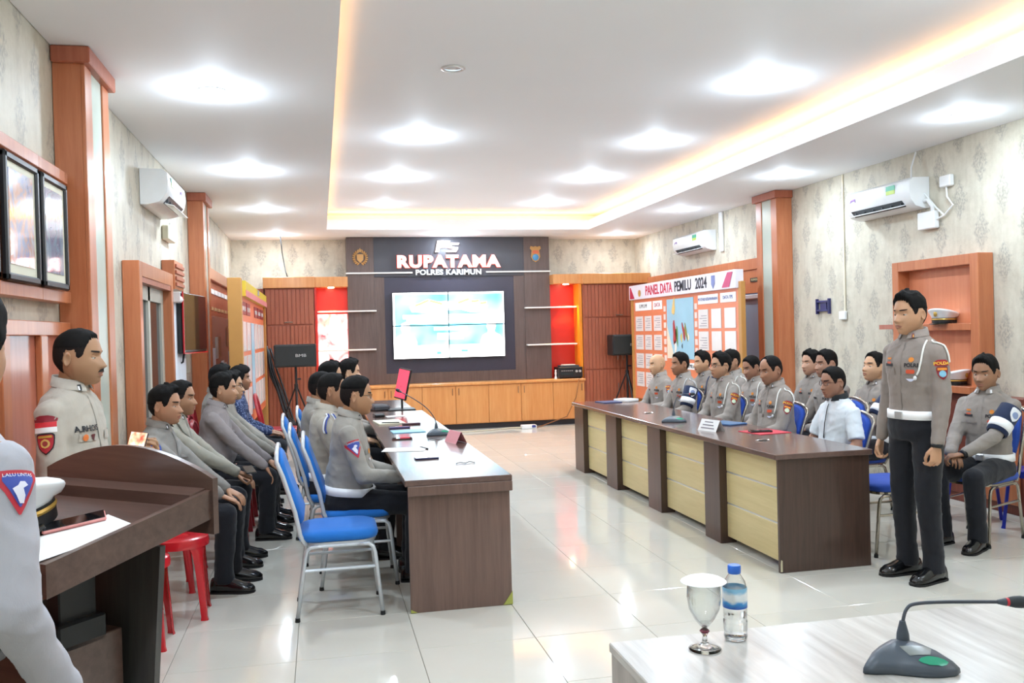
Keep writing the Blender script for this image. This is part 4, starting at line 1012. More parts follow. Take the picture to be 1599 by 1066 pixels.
    if shirtmat is None and not short:
        for sd in (-1, 1): 
            obj('pocket_flap', conform(sb, FM(.315, sd*.083), RECT(.095, .035), 6, .004), sm, t_, 'all')
            sh = frame(S[sd].lerp(T(.50, 0, 0), .35), (X+V(0, 0, 0)), V(0, 1, 0)); obj('epaulette', conform(sb, frame(S[sd].lerp(T(.52, 0, 0), .45), F, -X*1), [(-.048, -.020, .020), (0, -.022, .022), (.048, -.026, .026)], 4, .0025), sm, t_, 'all')
    # ---------------- trousers
    tm = trousers or TROU; g = G()
    g.loft([ellring(P+U*u+F*fo, X, F, w+belly*.35, d+belly*.4, 20) for u, w, d, fo in ((-.10, .145, .112, 0), (-.04, .170, .126, 0), (.02, .164, .121, .003), (.062, .158, .116, .005))])
    for sd in (-1, 1):
        g.capsule(Hj[sd], K[sd], .094, .072, 14, 4)
        g.capsule(K[sd], A[sd]+V(0, 0, .03), .071, .056, 14, 4); g.tube([A[sd]+V(0, -.0, .10), A[sd]+V(0, .006, -.035)], [.060, .066], 14)
    me = remesh(g, voxel*1.08, 3)
    puff(me, lambda c: noise.noise(V(c.x*12, c.y*12, c.z*9+sd_))*.005+(1-abs(noise.noise(V(c.x*8, c.y*8+sd_, c.z*13)))*2.2)**3*.0035)
    me.name = 'trousers'; me.materials.append(tm); me.polygons.foreach_set('use_smooth', [True]*len(me.polygons))
    to = bpy.data.objects.new('trousers', me); COL.objects.link(to); to.parent = t_
    # belt
    bw = {'white': REFL_E, 'black': plain('black_belt', '141416', .35), 'none': None}[belt]
    if bw:
        hb_ = .026 if belt == 'white' else .018
        rb = lambda u, d: ellring(T(u, .004+belly*.5), X, F, .162+d+belly*.45, .120+d+belly*.75, 32)
        bo_ = obj('belt', G().loft([rb(.055-hb_, -.004), rb(.055-hb_, .008 if belt == 'white' else .005), rb(.055+hb_, .007 if belt == 'white' else .004), rb(.055+hb_, -.004)], cap=False), bw, t_, 'all')
        bo_['label'] = 'wide reflective white belt' if belt == 'white' else 'plain black belt'
        c = T(.055, .004+belly*.5+.120+.010+belly*.75); obj('buckle', G().box(-.03, -.004, -.022, .03, .006, .022, .003).xf(frame(c, -X, F).to_3x3().to_4x4() if False else Matrix.Translation(c)), SILVER if belt == 'white' else CHROME, bo_)
    # ---------------- shoes
    for sd in (-1, 1):
        a = A[sd]; zf = .0; yaw_ = sd*-.12
        prof = [(-.085, .022, .028, .060), (-.078, .036, .032, .085), (-.03, .042, .032, .105), (.03, .043, .030, .100), (.08, .047, .026, .078), (.12, .049, .023, .062), (.15, .047, .023, .056), (.18, .034, .020, .040), (.196, .014, .016, .026)]
        g = G().loft([[V(w*math.copysign(abs(math.cos(q))**.8, math.cos(q)), yy, .008+(h if math.sin(q) > 0 else 0)*abs(math.sin(q))**.8) for q in [2*PI*k/16 for k in range(16)]] for yy, w, _, h in prof])
        sole = G().loft([[V((w+.003)*math.cos(q), yy, zz) for q in [2*PI*k/16 for k in range(16)]] if False else [V(-w-.003, yy, 0), V(w+.003, yy, 0), V(w+.003, yy, .013), V(-w-.003, yy, .013)] for yy, w, _, h in prof for zz in (0,)])
        M = Matrix.Translation((a.x, a.y, zf)) @ Matrix.Rotation(yaw_, 4, 'Z')
        sh = obj('shoe', g.xf(M), SHOE, t_, 'all'); obj('sole', sole.xf(M), plain('rubber_sole', '0d0d0e', .6), sh)
    # ---------------- patches
    def arm_frame(sd, t, out=None):
        c = S[sd].lerp(E[sd], t); up = (S[sd]-E[sd]).normalized(); o = V(sd, 0, 0) if out is None else V(*out); o = (o-up*o.dot(up)).normalized()
        return frame(c, up.cross(o), up)
    def dec(nm, M, rows, col, nx=6, off=.004, lab=None):
        m = col if not isinstance(col, str) else pm(col); d = obj(nm, conform(sb, M, rows, nx, off), m, t_, 'all')
        if lab: d['label'] = lab
        return d
    def txt(nm, M, s_, size, col, off=.0045, sx=1.0, bold=.0):
        vs, fs = text_mesh(s_, size, 0, bold); zax = (M.to_3x3() @ V(0, 0, 1)).normalized(); pts = []
        for v in vs:
            h = sb.ray_cast(M @ V(v[0]*sx, v[1], .15), -zax, .4); pts.append((h[0] if h[0] is not None else M @ V(v[0]*sx, v[1], 0))+zax*off)
        obj(nm, G().add(pts, fs), pm(col) if isinstance(col, str) else col, t_, fix=False)
    for pt in patches:
        k = pt[0] if isinstance(pt, tuple) else pt; a = pt[1:] if isinstance(pt, tuple) else ()
        if k == 'region':           # red arc with yellow letters above a red shield with pale blue disc
            sd = a[0]; out = a[1] if len(a) > 1 else None; M = arm_frame(sd, .27, out)
            dec('arm_badge_arc', M @ Matrix.Translation((0, .006, 0)), [(-.015, -.036, .036), (0, -.042, .042), (.012, -.036, .036), (.020, -.022, .022)], 'a8202c', lab='red arc badge with yellow letters')
            txt('badge_lettering', M @ Matrix.Translation((0, .005, 0)), 'POLDA', .024, 'f0c040', .006, 1.1, .0008)
            M = arm_frame(sd, .27, out) @ Matrix.Translation((0, -.052, 0)); dec('arm_badge', M, rows_of(SHIELD, .076), '8c1a24', lab='maroon shield badge with pale disc')
            dec('badge_disc', M @ Matrix.Translation((0, -.004, 0)), rows_of(OVAL, .040), a[2] if len(a) > 2 else '86c0d0', off=.006); dec('badge_band', M @ Matrix.Translation((0, .024, 0)), RECT(.052, .014), 'e89030', off=.006)
        if k == 'triangle':         # red-edged triangle with blue and white
            M = arm_frame(a[0], a[1], a[2] if len(a) > 2 else None); z = a[3] if len(a) > 3 else 1
            dec('arm_badge', M, rows_of(TRI, .115*z), 'c02838', lab='red edged triangular badge'); dec('badge_field', M @ Matrix.Translation((0, .004*z, 0)), rows_of(TRI, .085*z), '3b4fa8', off=.006)
            dec('badge_figure', M @ Matrix.Translation((0, .0, 0)), [(-.030*z, -.002, .006), (-.01*z, -.012*z, .012*z), (.008*z, -.020*z, .006*z), (.016*z, -.006*z, .020*z), (.026*z, .0, .012*z)], 'e8e8f4', off=.0075)
            txt('badge_lettering', M @ Matrix.Translation((0, .044*z, 0)), 'NUSANTARA' if False else 'LALU LINTAS', .013*z, 'f2f2f2', .006)
        if k == 'flag':             # arc, red and white flag, shield
            M = arm_frame(a[0], .22, a[1]); dec('arm_badge_arc', M @ Matrix.Translation((0, .030, 0)), [(-.008, -.046, .046), (.004, -.048, .048), (.014, -.034, .034), (.019, -.016, .016)], '8c1c2c')
            dec('flag_patch', M @ Matrix.Translation((0, .010, 0)), RECT(.088, .022), 'd8303a', lab='red half of flag patch'); dec('flag_patch', M @ Matrix.Translation((0, -.012, 0)), RECT(.088, .022), 'f4f2f0', lab='white half of flag patch')
            M = M @ Matrix.Translation((0, -.070, 0)); dec('arm_badge', M, rows_of(SHIELD, .088), '241c24'); dec('badge_field', M, rows_of(SHIELD, .077), 'b82834', off=.0055)
            dec('badge_disc', M @ Matrix.Translation((0, .002, 0)), rows_of(OVAL, .038), 'd8b060', off=.007); dec('badge_disc', M @ Matrix.Translation((0, .002, 0)), rows_of(OVAL, .022), 'a03a38', off=.0085)
            dec('badge_band', M @ Matrix.Translation((0, .030, 0)), RECT(.055, .009), 'c8a040', off=.007)
        if k == 'blue_shield':
            M = arm_frame(a[0], .16, a[1]); dec('arm_badge', M, rows_of(SHIELD, .088), '2848a0', lab='blue shield badge with orange disc'); dec('badge_disc', M, rows_of(OVAL, .045), 'e8a030', off=.006); dec('badge_disc', M, rows_of(OVAL, .022), 'c83030', off=.0075)
        if k == 'armband':          # navy armband with white shield and a broad reflective band
            sd = a[0]; out = a[1] if len(a) > 1 else None; up = (S[sd]-E[sd]).normalized(); xx = up.orthogonal().normalized(); yy = up.cross(xx)
            rr = [ellring(S[sd].lerp(E[sd], t), xx, yy, r, r, 20, 1) for t, r in ((.10, .066), (.12, .079), (.5, .076), (.86, .071), (.88, .058))]
            ab = obj('armband', G().loft(rr, cap=False), NAVYC, t_, 'all'); ab['label'] = 'navy armband with white shield and reflective band'
            rr = [ellring(S[sd].lerp(E[sd], t), xx, yy, r, r, 20, 1) for t, r in ((.56, .074), (.56, .079), (.78, .077), (.78, .070))]; obj('reflective_band', G().loft(rr, cap=False), REFL_E, ab, 'all')
            M = arm_frame(sd, .34, out); o_ = (M.to_3x3() @ V(0, 0, 1)).normalized()
            for sc, c_, of in ((.10, 'f0f2f6', .0), (.05, '8fa0c8', .002)):
                pts = []; n_ = 5
                for (yv, xl, xr) in rows_of(SHIELD if sc > .06 else OVAL, sc):
                    for q in range(n_):
                        xv = xl+(xr-xl)*q/(n_-1); R_ = .0800+of; zz = math.sqrt(max(1e-6, R_*R_-xv*xv)); pts.append(M @ V(xv, yv, zz))
                nr = len(pts)//n_; obj('shield_print', G().add(pts, [(j*n_+q, j*n_+q+1, (j+1)*n_+q+1, (j+1)*n_+q) for j in range(nr-1) for q in range(n_-1)]), pm(c_), ab, 'all')
        if k == 'cord':             # white cord from the collar round the shoulder
            sd = a[0]; c_ = a[1] if len(a) > 1 else 'f0efe8'
            pts = [T(.50, .04, sd*.09), T(.505, -.0, sd*.14)]
            up = (S[sd]-E[sd]).normalized()
            loop = [T(.50, .03, sd*.125), T(.455, .085, sd*.142), T(.38, .110, sd*.148), T(.32, .118, sd*.140), T(.285, .124, sd*.125)]
            loop2 = [T(.505, .0, sd*.135), S[sd]+V(sd*-.01, .02, .066), S[sd]+V(sd*.028, .01, .060), S[sd]+V(sd*.052, .0, .040), S[sd]+V(sd*.068, -.01, .008), S[sd]+V(sd*.072, -.015, -.03), S[sd].lerp(E[sd], .25)+V(sd*.066, -.03, 0)]
            for lp in (loop, loop2):
                ln = []
                for p0_, p1_ in zip(lp, lp[1:]):
                    for q in range(4):
                        p = p0_.lerp(p1_, q/4); h_ = sb.find_nearest(p); ln.append(h_[0]+h_[1]*(.0065 if c_ != '3c50a0' else .004)+(V(0, .014, 0) if c_ == '3c50a0' else V(0, 0, 0)))
                ln = [ln[0]]+[(ln[q-1]+ln[q]*2+ln[q+1])/4 for q in range(1, len(ln)-1)]+[ln[-1]]
                obj('shoulder_cord', G().tube(ln, .0055, 8), pm(c_), t_, 'all')
            loop[-1] = ln[-1] if False else sb.find_nearest(loop[-1])[0]+V(0, .012, -.01)
            obj('whistle', G().ellipsoid(loop[-1], (.010, .010, .014), 10, 8), pm('e8e8e8'), t_, 'all')
        if k == 'polri':            # name strip, lettering, small pins
            txt('name_lettering', FM(.352, -.083), 'POLRI', .030, '1c1c22', .005, 1.05, .0012)
            dec('name_strip', FM(.352, .083), RECT(.07, .016), '26262c', off=.0045)
        if k == 'pins':
            dec('pin_badge', FM(.385, -.083), rows_of(OVAL, .030), 'e08830', off=.005); dec('pin_badge', FM(.315, -.083), [(-.012, -.022, .022), (0, -.028, .028), (.012, -.022, .022)], 'd0502c', off=.007)
            dec('wing_badge', FM(.265, -.083), [(-.008, -.006, .006), (0, -.018, .018), (.008, -.028, .028)], 'd8dcf0', off=.005)
            dec('pin_badge', FM(.39, .083), [(-.006, -.018, .018), (.006, -.018, .018)], 'e08838', off=.005); dec('pin_badge', FM(.365, .083), [(-.006, -.018, .018), (.006, -.018, .018)], 'c85838', off=.005)
        if k == 'pins_small':
            dec('pin_badge', FM(.315, a[0]*.083), rows_of(OVAL, .032), 'e09028', off=.007); dec('wing_badge', FM(.262, a[0]*.083), [(-.008, -.005, .005), (.004, -.022, .022), (.010, -.028, .028)], 'e6dfe2', off=.005)
        if k == 'chest_id':         # lettering and two small badges on one chest side
            sd = a[0]; txt('name_lettering', FM(.352, sd*.083), a[1], .034, '1c1c22', .005, 1, .0012)
            dec('pin_badge', FM(.312, sd*.062), rows_of(TRI, .030), '5a2028', off=.007); dec('pin_badge', FM(.315, sd*.105), rows_of(OVAL, .030), 'e07838', off=.007)
        if k == 'tabs':             # collar tabs
            cb_ = BVHTree.FromPolygons([v.co.copy() for v in co_.data.vertices], [tuple(p.vertices) for p in co_.data.polygons])
            for sd in (-1, 1):
                Mx = frame(T(.540, .060, sd*.050), (F*sd*.85-X).normalized(), U)
                obj('collar_tab', conform(cb_, Mx, [(-.019, -.010, .010), (0, -.011, .011), (.019, -.009, .009)], 5, .0022, near=True), pm(a[0] if a else '1c1c20'), co_, 'all')
                obj('tab_mark', conform(cb_, Mx, [(-.011, -.004, .004), (.011, -.004, .004)], 3, .0040, near=True), pm(a[1] if len(a) > 1 else 'e8e8e8'), co_, 'all')
        if k == 'watch':
            sd = a[0]; w = Wp[sd]; e = (E[sd]-Wp[sd]).normalized(); xx = e.orthogonal().normalized(); yy = e.cross(xx)
            obj('wristwatch', G().loft([ellring(w+e*q-e*.005, xx, yy, .033, .033, 16, 1) for q in (-.012, .012)], cap=True), plain('watch_black', '121214', .3), t_, 'all')
        if k == 'front_trim':       # dark placket and collar edge on a light shirt
            dec('front_trim', FM(.28, 0), [(-.25+.46*q/12, -.005, .005) for q in range(13)], '22242a', 3, .006); txt('chest_logo', FM(.34, .085), '1', .03, 'a8485a', .005)
    return t_
STUB = dict(top=.013, side=.004, quiff=.002, fade=.028)
W_ = PI/2; E_ = -PI/2      # facing -x, facing +x
# ---- front row and back row on the right, seen from their left sides
SH = dict(a='9d958d', b='958c84', c='a39b93', d='8f8780')
fade = dict(top=.015, side=.004, quiff=.006, fade=.030); low = dict(top=.012, side=.004, quiff=.003, fade=.020); full = dict(top=.019, side=.007, quiff=.012, fade=.005, messy=.5)
bald = dict(style='bald'); thinning = dict(top=.009, side=.004, quiff=.0, fade=.03, line=[(0, .100), (.35, .098), (.6, .088), (.85, .052), (.98, .030), (1.12, -.008), (1.30, -.008), (1.42, .026), (1.75, .026), (1.95, -.035), (2.3, -.070), (3.2, -.078)])
RB = lambda disc='86c0d0': ('region', -1, (-1, .35, 0), disc)
def row(*a, **k): return person(*a, **k)
GR = 'officers seated behind the right table'
DESKH = [(-.12, .30, .64), (.12, .30, .64)]
# ---- standing officer
person('standing young officer in brown grey shirt with reflective white belt, facing left', 3.53, 4.74, W_+.16, 'stand', s=1.01, hair=dict(top=.020, side=.006, quiff=.014, fade=.020, messy=.7), skin='b08260', shirt='91867e', belt='white', hyaw=.02,
       hands=('loose', 'loose'), patches=(('region', -1, (-1, .6, 0), '7fb8d0'), ('cord', -1), ('tabs', '6a2028', 'd8a040'), 'polri', 'pins', ('watch', -1)), wrists=[(-.225, .075, .80), (.225, .06, .80)], voxel=.0095, head=dict(face_w=1.02))
# ---- front row, right table (far to near)
row('bald officer at the far end of the right table', 3.86, 9.63, W_+.12, s=.955, lean=.06, hpitch=-.05, skin='c49670', shirt=SH['c'], hair=bald, patches=(RB(), 'polri', ('tabs',), 'pins'), wrists=[(-.20, .34, .70), (.12, .36, .66)], group=GR)
row('officer with navy armband beside the bald officer', 3.84, 8.92, W_+.10, s=.975, lean=.05, skin='96684a', shirt=SH['a'], hair=fade, patches=(('armband', -1, (-1, .2, 0)), 'polri', 'pins', ('tabs',), ('cord', -1, 'c8c8c8')), group=GR)
row('officer with black spectacles in the middle of the front row', 3.85, 7.94, W_+.10, s=.985, lean=.06, hpitch=.06, skin='ad8060', shirt=SH['a'], hair=full, glasses='0e1014', patches=(RB('cfe0c0'), ('cord', -1), ('tabs', '6a2028', 'd8d8d8'), 'polri', 'pins'), belly=.02, group=GR)
row('broad balding officer nearest the empty blue chair', 3.83, 6.92, W_+.08, s=.985, lean=.07, hpitch=-.16, hyaw=.05, skin='9c6c50', shirt=SH['b'], hair=thinning, head=dict(face_w=1.06, jowl=.8), patches=(RB('cfe0c0'), ('cord', -1), ('tabs',), 'polri', 'pins'), belly=.04, group=GR)
row('man in white short sleeved shirt with spectacles', 3.82, 5.98, W_+.05, s=.935, lean=.06, hpitch=-.06, skin='9a6c54', shirt='d4dde4', hair=low, glasses='4a2020', short=True, shirtmat=cloth('white_shirt_cloth', 'dfe7ec'), collar=cloth('black_collar_cloth', '24262a'), patches=('front_trim',), belly=.03, wrists=[(-.20, .30, .64), (.15, .34, .66)], group=GR)
# ---- back row
BR = 'officers seated in the back row on the right'
row('young officer in the back row left of the spectacled officer', 4.26, 9.28, W_+.14, s=.97, lean=.06, skin='c0906c', shirt=SH['b'], hair=full, patches=(('tabs',), 'polri', 'pins', ('cord', -1, '3a4468')), group=BR)
row('officer mostly hidden behind the spectacled officer', 4.40, 8.86, W_+.05, s=.985, lean=.04, skin='a87a5c', shirt=SH['a'], hair=fade, patches=(('cord', -1), ('tabs',), 'pins'), group=BR)
row('officer looking down between the spectacled and the balding officer', 4.36, 8.30, W_+.16, s=.95, lean=.07, hpitch=-.22, skin='9d6d52', shirt=SH['c'], hair=low, patches=(('cord', -1), ('tabs',), 'polri', 'pins'), group=BR)
row('fresh faced officer in the back row before the pilaster', 4.82, 7.98, W_+.16, s=.98, lean=.03, skin='b4866a', shirt=SH['b'], hair=full, head=dict(face_w=1.05), patches=(('tabs',), 'polri', 'pins'), group=BR)
row('officer with dark hair right behind the man in white', 4.52, 7.20, W_+.05, s=1.0, lean=.05, skin='9b7058', shirt=SH['b'], hair=fade, patches=(RB(), 'polri', ('tabs',)), group=BR)
row('officer with navy armband and raised chin behind the man in white', 4.55, 6.62, W_+.14, s=.985, lean=-.04, hpitch=.22, skin='b98c68', shirt=SH['b'], hair=fade, belt='white', patches=(('armband', -1, (-1, .4, 0)), 'polri', 'pins', ('tabs',)), wrists=[(-.13, .40, .63), (.12, .36, .64)], group=BR)
row('young officer with navy armband seated at the far right on a chrome chair', 4.64, 5.44, W_+.38, s=.985, lean=.0, hpitch=-.08, hyaw=.08, skin='93664a', shirt=SH['b'], hair=full, belt='white', patches=(('armband', -1, (-1, .45, 0)), 'polri', 'pins', ('tabs', 'd8d8d8', 'f4f4f4'), ('watch', -1)),
    wrists=[(-.035, .40, .655), (.075, .38, .64)], hands=('clasp', 'clasp'), palm=[((.75, .6, -.2), (.1, .2, 1)), ((-.75, .6, -.2), (-.1, .2, 1))], feet=-.02, voxel=.0095)
# ---- left table, seen from their right sides
GL = 'officers seated at the left table'
row('heavy officer with black glasses and triangular sleeve badge at the left table', .12, 5.74, E_-.02, s=.985, lean=.10, hpitch=-.02, skin='a87a56', shirt='9b978f', hair=dict(top=.016, side=.005, quiff=.004, fade=.04), glasses='101114', belt='white', belly=.05,
    patches=(('triangle', 1, .42, (1, .2, 0)), ('tabs', '2a2224', 'c0c0c0'), ('pins_small', 1)), wrists=[(-.10, .38, .66), (.16, .36, .68)], hands=('clasp', 'clasp'), head=dict(face_w=1.05, jowl=.6), voxel=.0095, group=GL)
row('officer with white and blue shoulder cord behind the heavy officer', -.01, 6.36, E_-.02, s=.985, lean=.08, skin='a07252', shirt='aea89c', hair=low, patches=(('cord', 1, 'e8ecf4'), ('cord', 1, '3c50a0')), belt='white', group=GL)
row('officer third from the near end of the left table', -.09, 7.18, E_, s=.97, lean=.09, skin='9c7050', shirt='99948c', hair=low, group=GL)
row('officer fourth along the left table, hair only in view', .0, 7.95, E_, s=1.01, lean=.07, skin='b08868', shirt='99948c', hair=full, group=GL)
row('officer at the far end of the left table', .18, 8.62, E_, s=1.01, lean=.08, skin='b98f70', shirt='99948c', hair=full, group=GL)
# ---- left wall row
GW = 'men seated along the left wall'
KN = [(-.10, .42, .62), (.10, .42, .62)]
row('officer with blue shield sleeve badge seated just beyond the lectern', -1.02, 5.86, E_-.10, s=.965, lean=.05, hyaw=-.12, skin='a87858', shirt='8a8680', hair=full, patches=(('blue_shield', 1, (1, .35, 0)), ('tabs', '1c1c20', 'f0f0f0'), ('pins_small', 1)), wrists=[(-.06, .46, .60), (.10, .44, .60)], hands=('rest', 'rest'), group=GW)
row('officer in pale uniform behind the one with the blue shield badge', -1.02, 6.45, E_-.06, s=.97, lean=.06, hyaw=-.12, skin='9c6e50', shirt='9f9b8e', hair=low, patches=(('cord', 1, '6a6a60'), 'pins', ('tabs',)), wrists=[(-.10, .44, .62), (.08, .50, .64)], hands=('rest', 'hold'), group=GW)
row('heavy officer in mauve grey shirt leaning forward by the door', -.87, 7.22, E_, s=.985, lean=.14, skin='ab7c5c', shirt='948b8a', hair=full, belly=.05, wrists=[(-.12, .46, .58), (.16, .44, .58)], hands=('rest', 'rest'), palm=[None, ((0, .5, -.8), (0, .8, .5))], head=dict(face_w=1.05, jowl=.5), voxel=.0095, patches=(('tabs', '202024', 'c8c8c8'), ('pins_small', 1)), group=GW)
row('bespectacled officer beyond the mauve grey one by the wall', -.86, 7.84, E_, s=.975, lean=.12, skin='b58a68', shirt='9a958b', hair=full, glasses='3a2c28', wrists=[(-.08, .48, .60), (.08, .46, .60)], group=GW)
row('officer half hidden between the bespectacled one and the batik shirt', -1.0, 8.5, E_, s=1.0, lean=.10, skin='a87c60', shirt='9a958b', hair=full, wrists=[(-.08, .48, .60), (.08, .46, .60)], hands=('rest', 'hold'), group=GW)
row('young man in navy batik shirt with bowl haircut', -.86, 9.25, E_, s=.97, lean=.05, skin='8f6448', shirt='2a3a60', shirtmat=batik(), hair=dict(top=.022, side=.012, quiff=.012, fade=-.03, messy=.2, line=[(0, .060), (.9, .045), (1.12, -.012), (1.30, -.012), (1.5, .0), (1.95, -.055), (2.3, -.080), (3.2, -.085)]), group=GW)
# ---- standing behind the lectern, and the speaker in the foreground
person('standing officer with moustache in pale khaki shirt watching from behind the lectern', -1.045, 4.0, E_-.22, 'stand', s=.945, lean=.05, hyaw=.10, skin='9b7150', shirt='b5ada0', hair=dict(top=.009, side=.004, quiff=.002, fade=.03), moustache=True,
       patches=(('flag', 1, (1, .10, 0)), ('chest_id', 1, 'A.RHOIS'), ('tabs', '1a1a1e', 'f4f4f6')), wrists=[(-.09, .29, 1.125), (.10, .28, 1.125)], hands=('hold', 'hold'), palm=[((.35, .85, .35), (-.6, .3, -.5)), ((-.2, .9, .35), (.6, .2, .5))], voxel=.0095, head=dict(face_w=1.04, jowl=.6), belly=.03)
L1_ = person('officer at the left picture edge in grey shirt with red edged sleeve badge', -.862, 1.95, -.42, 'stand', s=.985, lean=.14, skin='a87a58', shirt='b2b1b8', hair=full,
       patches=(('triangle', 1, .25, (1, -.40, 0), .76), ('watch', 1)), wrists=[(-.22, .16, .92), (.265, .13, .88)], voxel=.0095, belly=.02)
L1_.rotation_euler = (0, .058, -.42)
# ================================================================ FURNITURE
BLUEF = cloth('bright_blue_upholstery', '2272c8', .8); BLUED = cloth('royal_blue_upholstery', '2d50ae', .8)
WFR = plain('pale_painted_steel', 'd5dbe0', .25, .3); CFR = plain('dull_chrome', 'b5ada0', .2, .9)
def chair_proto(label, fab, fr, loc, rz, group):
    t_ = thing('banquet_chair', label, 'chair', loc, rz, group)
    def rr(w, d, z, r=.10, n=6, y0=0, rf=None):
        pts = []
        for cx, cy_, a0, r_ in ((w-r, d-r, 0, rf or r), (-w+r, d-r, PI/2, rf or r), (-w+r, -d+r, PI, r), (w-r, -d+r, 1.5*PI, r)):
            for k in range(n+1): a = a0+PI/2*k/n; pts.append((cx+r*math.cos(a), cy_+r*math.sin(a)+y0, z))
        return pts
    obj('seat', G().loft([rr(.185, .19, .425), rr(.212, .215, .432), rr(.22, .222, .452), rr(.215, .218, .474), rr(.19, .19, .486), rr(.10, .10, .490, .05)]), fab, t_, 'all')
    obj('seat_frame', G().loft([rr(.195, .20, .410), rr(.20, .205, .410), rr(.20, .205, .426), rr(.195, .20, .426)], cap=True), fr, t_)
    B = lambda z: -.205-.105*sstep(.44, 1.0, z)-.03*(z-.44)        # backrest line
    pts = [(-.185, B(.46)+.03, .415), (-.188, B(.46), .47), (-.192, B(.6), .60), (-.196, B(.8), .80)]
    top = [(.155*math.cos(a)*1.22, B(.94), .88+.075*math.sin(a)) for a in [PI-PI*k/12 for k in range(13)]]
    obj('back_frame', G().tube(pts+top+[(-x, y, z) for x, y, z in pts[::-1]], .0125, 10), fr, t_, 'all')
    g = G(); n = 8; L = []
    for s_, dy in ((1, .012), (1, .030), (1, .034)):
        pass
    def bring(dy, k):
        out = []
        zs = [.53, .70, .86, .90, .925, .935]; ws = [.145, .172, .165, .140, .095, .04]
        for z, w in zip(zs, ws): out.append((w*k, B(z)+dy, .73+(z-.73)*k))
        return out+[(-x, y, z) for x, y, z in out[::-1]]
    obj('backrest', G().loft([bring(-.014, .93), bring(-.010, 1), bring(.016, 1), bring(.030, .92), bring(.034, .7)]), fab, t_, 'all')
    for sx in (-1, 1):
        x = sx*.195
        obj('leg', G().tube([(x, .10, .405), (x, .165, .402), (x, .188, .385), (x, .198, .35), (x*1.02, .232, .012)], .0115, 8), fr, t_, 'all')
        obj('leg', G().tube([(x, -.10, .405), (x, -.150, .402), (x, -.172, .385), (x, -.182, .35), (x*1.02, -.232, .012)], .0115, 8), fr, t_, 'all')
        obj('side_rail', G().tube([(x, -.11, .405), (x, .11, .405)], .0115, 8), fr, t_, True)
        obj('stretcher', G().tube([(x, -.19, .275), (x, .205, .275)], .009, 8), fr, t_, True)
    for sx in (-1, 1):
        for y in (-.232, .232): obj('foot_cap', G().lathe([(.014, 0), (.015, .004), (.013, .022)], 10, (sx*.199, y, 0)), BLACK, t_, True)
    return t_
c0 = chair_proto('empty blue chair with pale frame at the near end of the left table', BLUEF, WFR, (.07, 5.18, 0), E_, 'blue chairs at the left table')
LCH = [(.20, 5.76, 'blue chair under the heavy officer with black glasses'), (.10, 6.38, 'blue chair under the officer with the shoulder cord'), (.02, 7.2, 'blue chair under the third officer at the left table'), (.11, 7.97, 'blue chair under the fourth officer at the left table'), (.29, 8.64, 'blue chair at the far end of the left table')]
for x, y, l in LCH: dup(c0, (x, y, 0), E_, l)
c1 = chair_proto('chrome framed blue chair of the young officer at the far right', BLUED, CFR, (4.56, 5.47, 0), W_+.38, 'blue chairs on the right side')
RCH = [(3.80, 5.42, W_, 'empty blue chair behind the standing officer'), (3.80, 6.42, W_+.1, 'empty blue chair between the balding officer and the man in white'),
       (3.79, 5.98, W_, 'blue chair of the man in the white shirt'), (3.79, 6.90, W_, 'blue chair of the balding officer'), (3.77, 7.94, W_, 'blue chair of the officer with black spectacles'), (3.76, 8.92, W_, 'blue chair of the officer with navy armband in the front row'), (3.78, 9.63, W_, 'blue chair of the bald officer'),
       (4.47, 6.63, W_, 'blue chair of the officer with raised chin'), (4.44, 7.20, W_, 'blue chair of the officer behind the man in white'), (4.74, 7.98, W_, 'blue chair in the back row before the pilaster'), (4.28, 8.30, W_, 'blue chair of the officer looking down'), (4.32, 8.86, W_, 'blue chair hidden behind the spectacled officer'), (4.18, 9.28, W_, 'blue chair of the young officer in the back row')]
for x, y, r, l in RCH:
    if 'between' in l: x += .10
    elif 'standing' not in l: x -= .10; y += .07
    q_ = dup(c1, (x, y, 0), r, l)
    if 'standing' not in l and 'between' not in l: q_.scale = (1, 1, .93)
# ---- red plastic stools
REDPL = plain('glossy_red_plastic', 'c8202a', .18, spec=.7, var=.04); REDDK = plain('dark_red_plastic', 'a32430', .3); BLUEPL = plain('dark_blue_plastic', '232f96', .3)
def stool(label, m, loc, rz=0, group=None, r=.155, h=.455):
    t_ = thing('plastic_stool', label, 'stool', loc, rz, group)
    obj('seat', G().lathe([(0, h-.010), (.05, h-.009), (.055, h-.002), (r-.02, h), (r, h-.008), (r+.006, h-.03), (r+.004, h-.055), (r-.008, h-.055), (r-.012, h-.02), (0, h-.022)], 32, cap=False), m, t_, True)
    for k in range(4):
        a = PI/4+k*PI/2; ca, sa = math.cos(a), math.sin(a); tx = V(-sa, ca, 0); rd = V(ca, sa, 0)
        rings = []
        for z, w, d, rr_ in ((h-.035, .115, .012, r-.01), (h-.08, .085, .018, r), (h-.15, .060, .024, r+.008), (.10, .046, .024, r+.030), (.02, .042, .024, r+.038), (0, .050, .030, r+.042)):
            c = rd*rr_+V(0, 0, z); rings.append([c+tx*w/2*p+rd*d*q for p, q in ((-1, -.5), (-.6, .2), (0, .5), (.6, .2), (1, -.5), (.5, -.35), (0, -.15), (-.5, -.35))])
        obj('leg', G().loft(rings), m, t_, True)
    return t_
s0 = stool('round red plastic stool nearest the camera by the lectern', REDPL, (-.95, 4.85, 0), 0, 'red stools by the lectern')
dup(s0, (-.81, 5.30, 0), .06, 'round red plastic stool behind the nearest one')
for k, (x, y, l) in enumerate([(-.97, 5.86, 'red stool under the officer with the blue shield badge'), (-.97, 6.47, 'red stool under the officer in pale uniform')]):
    dup(s0, (x, y, 0), .2, l)
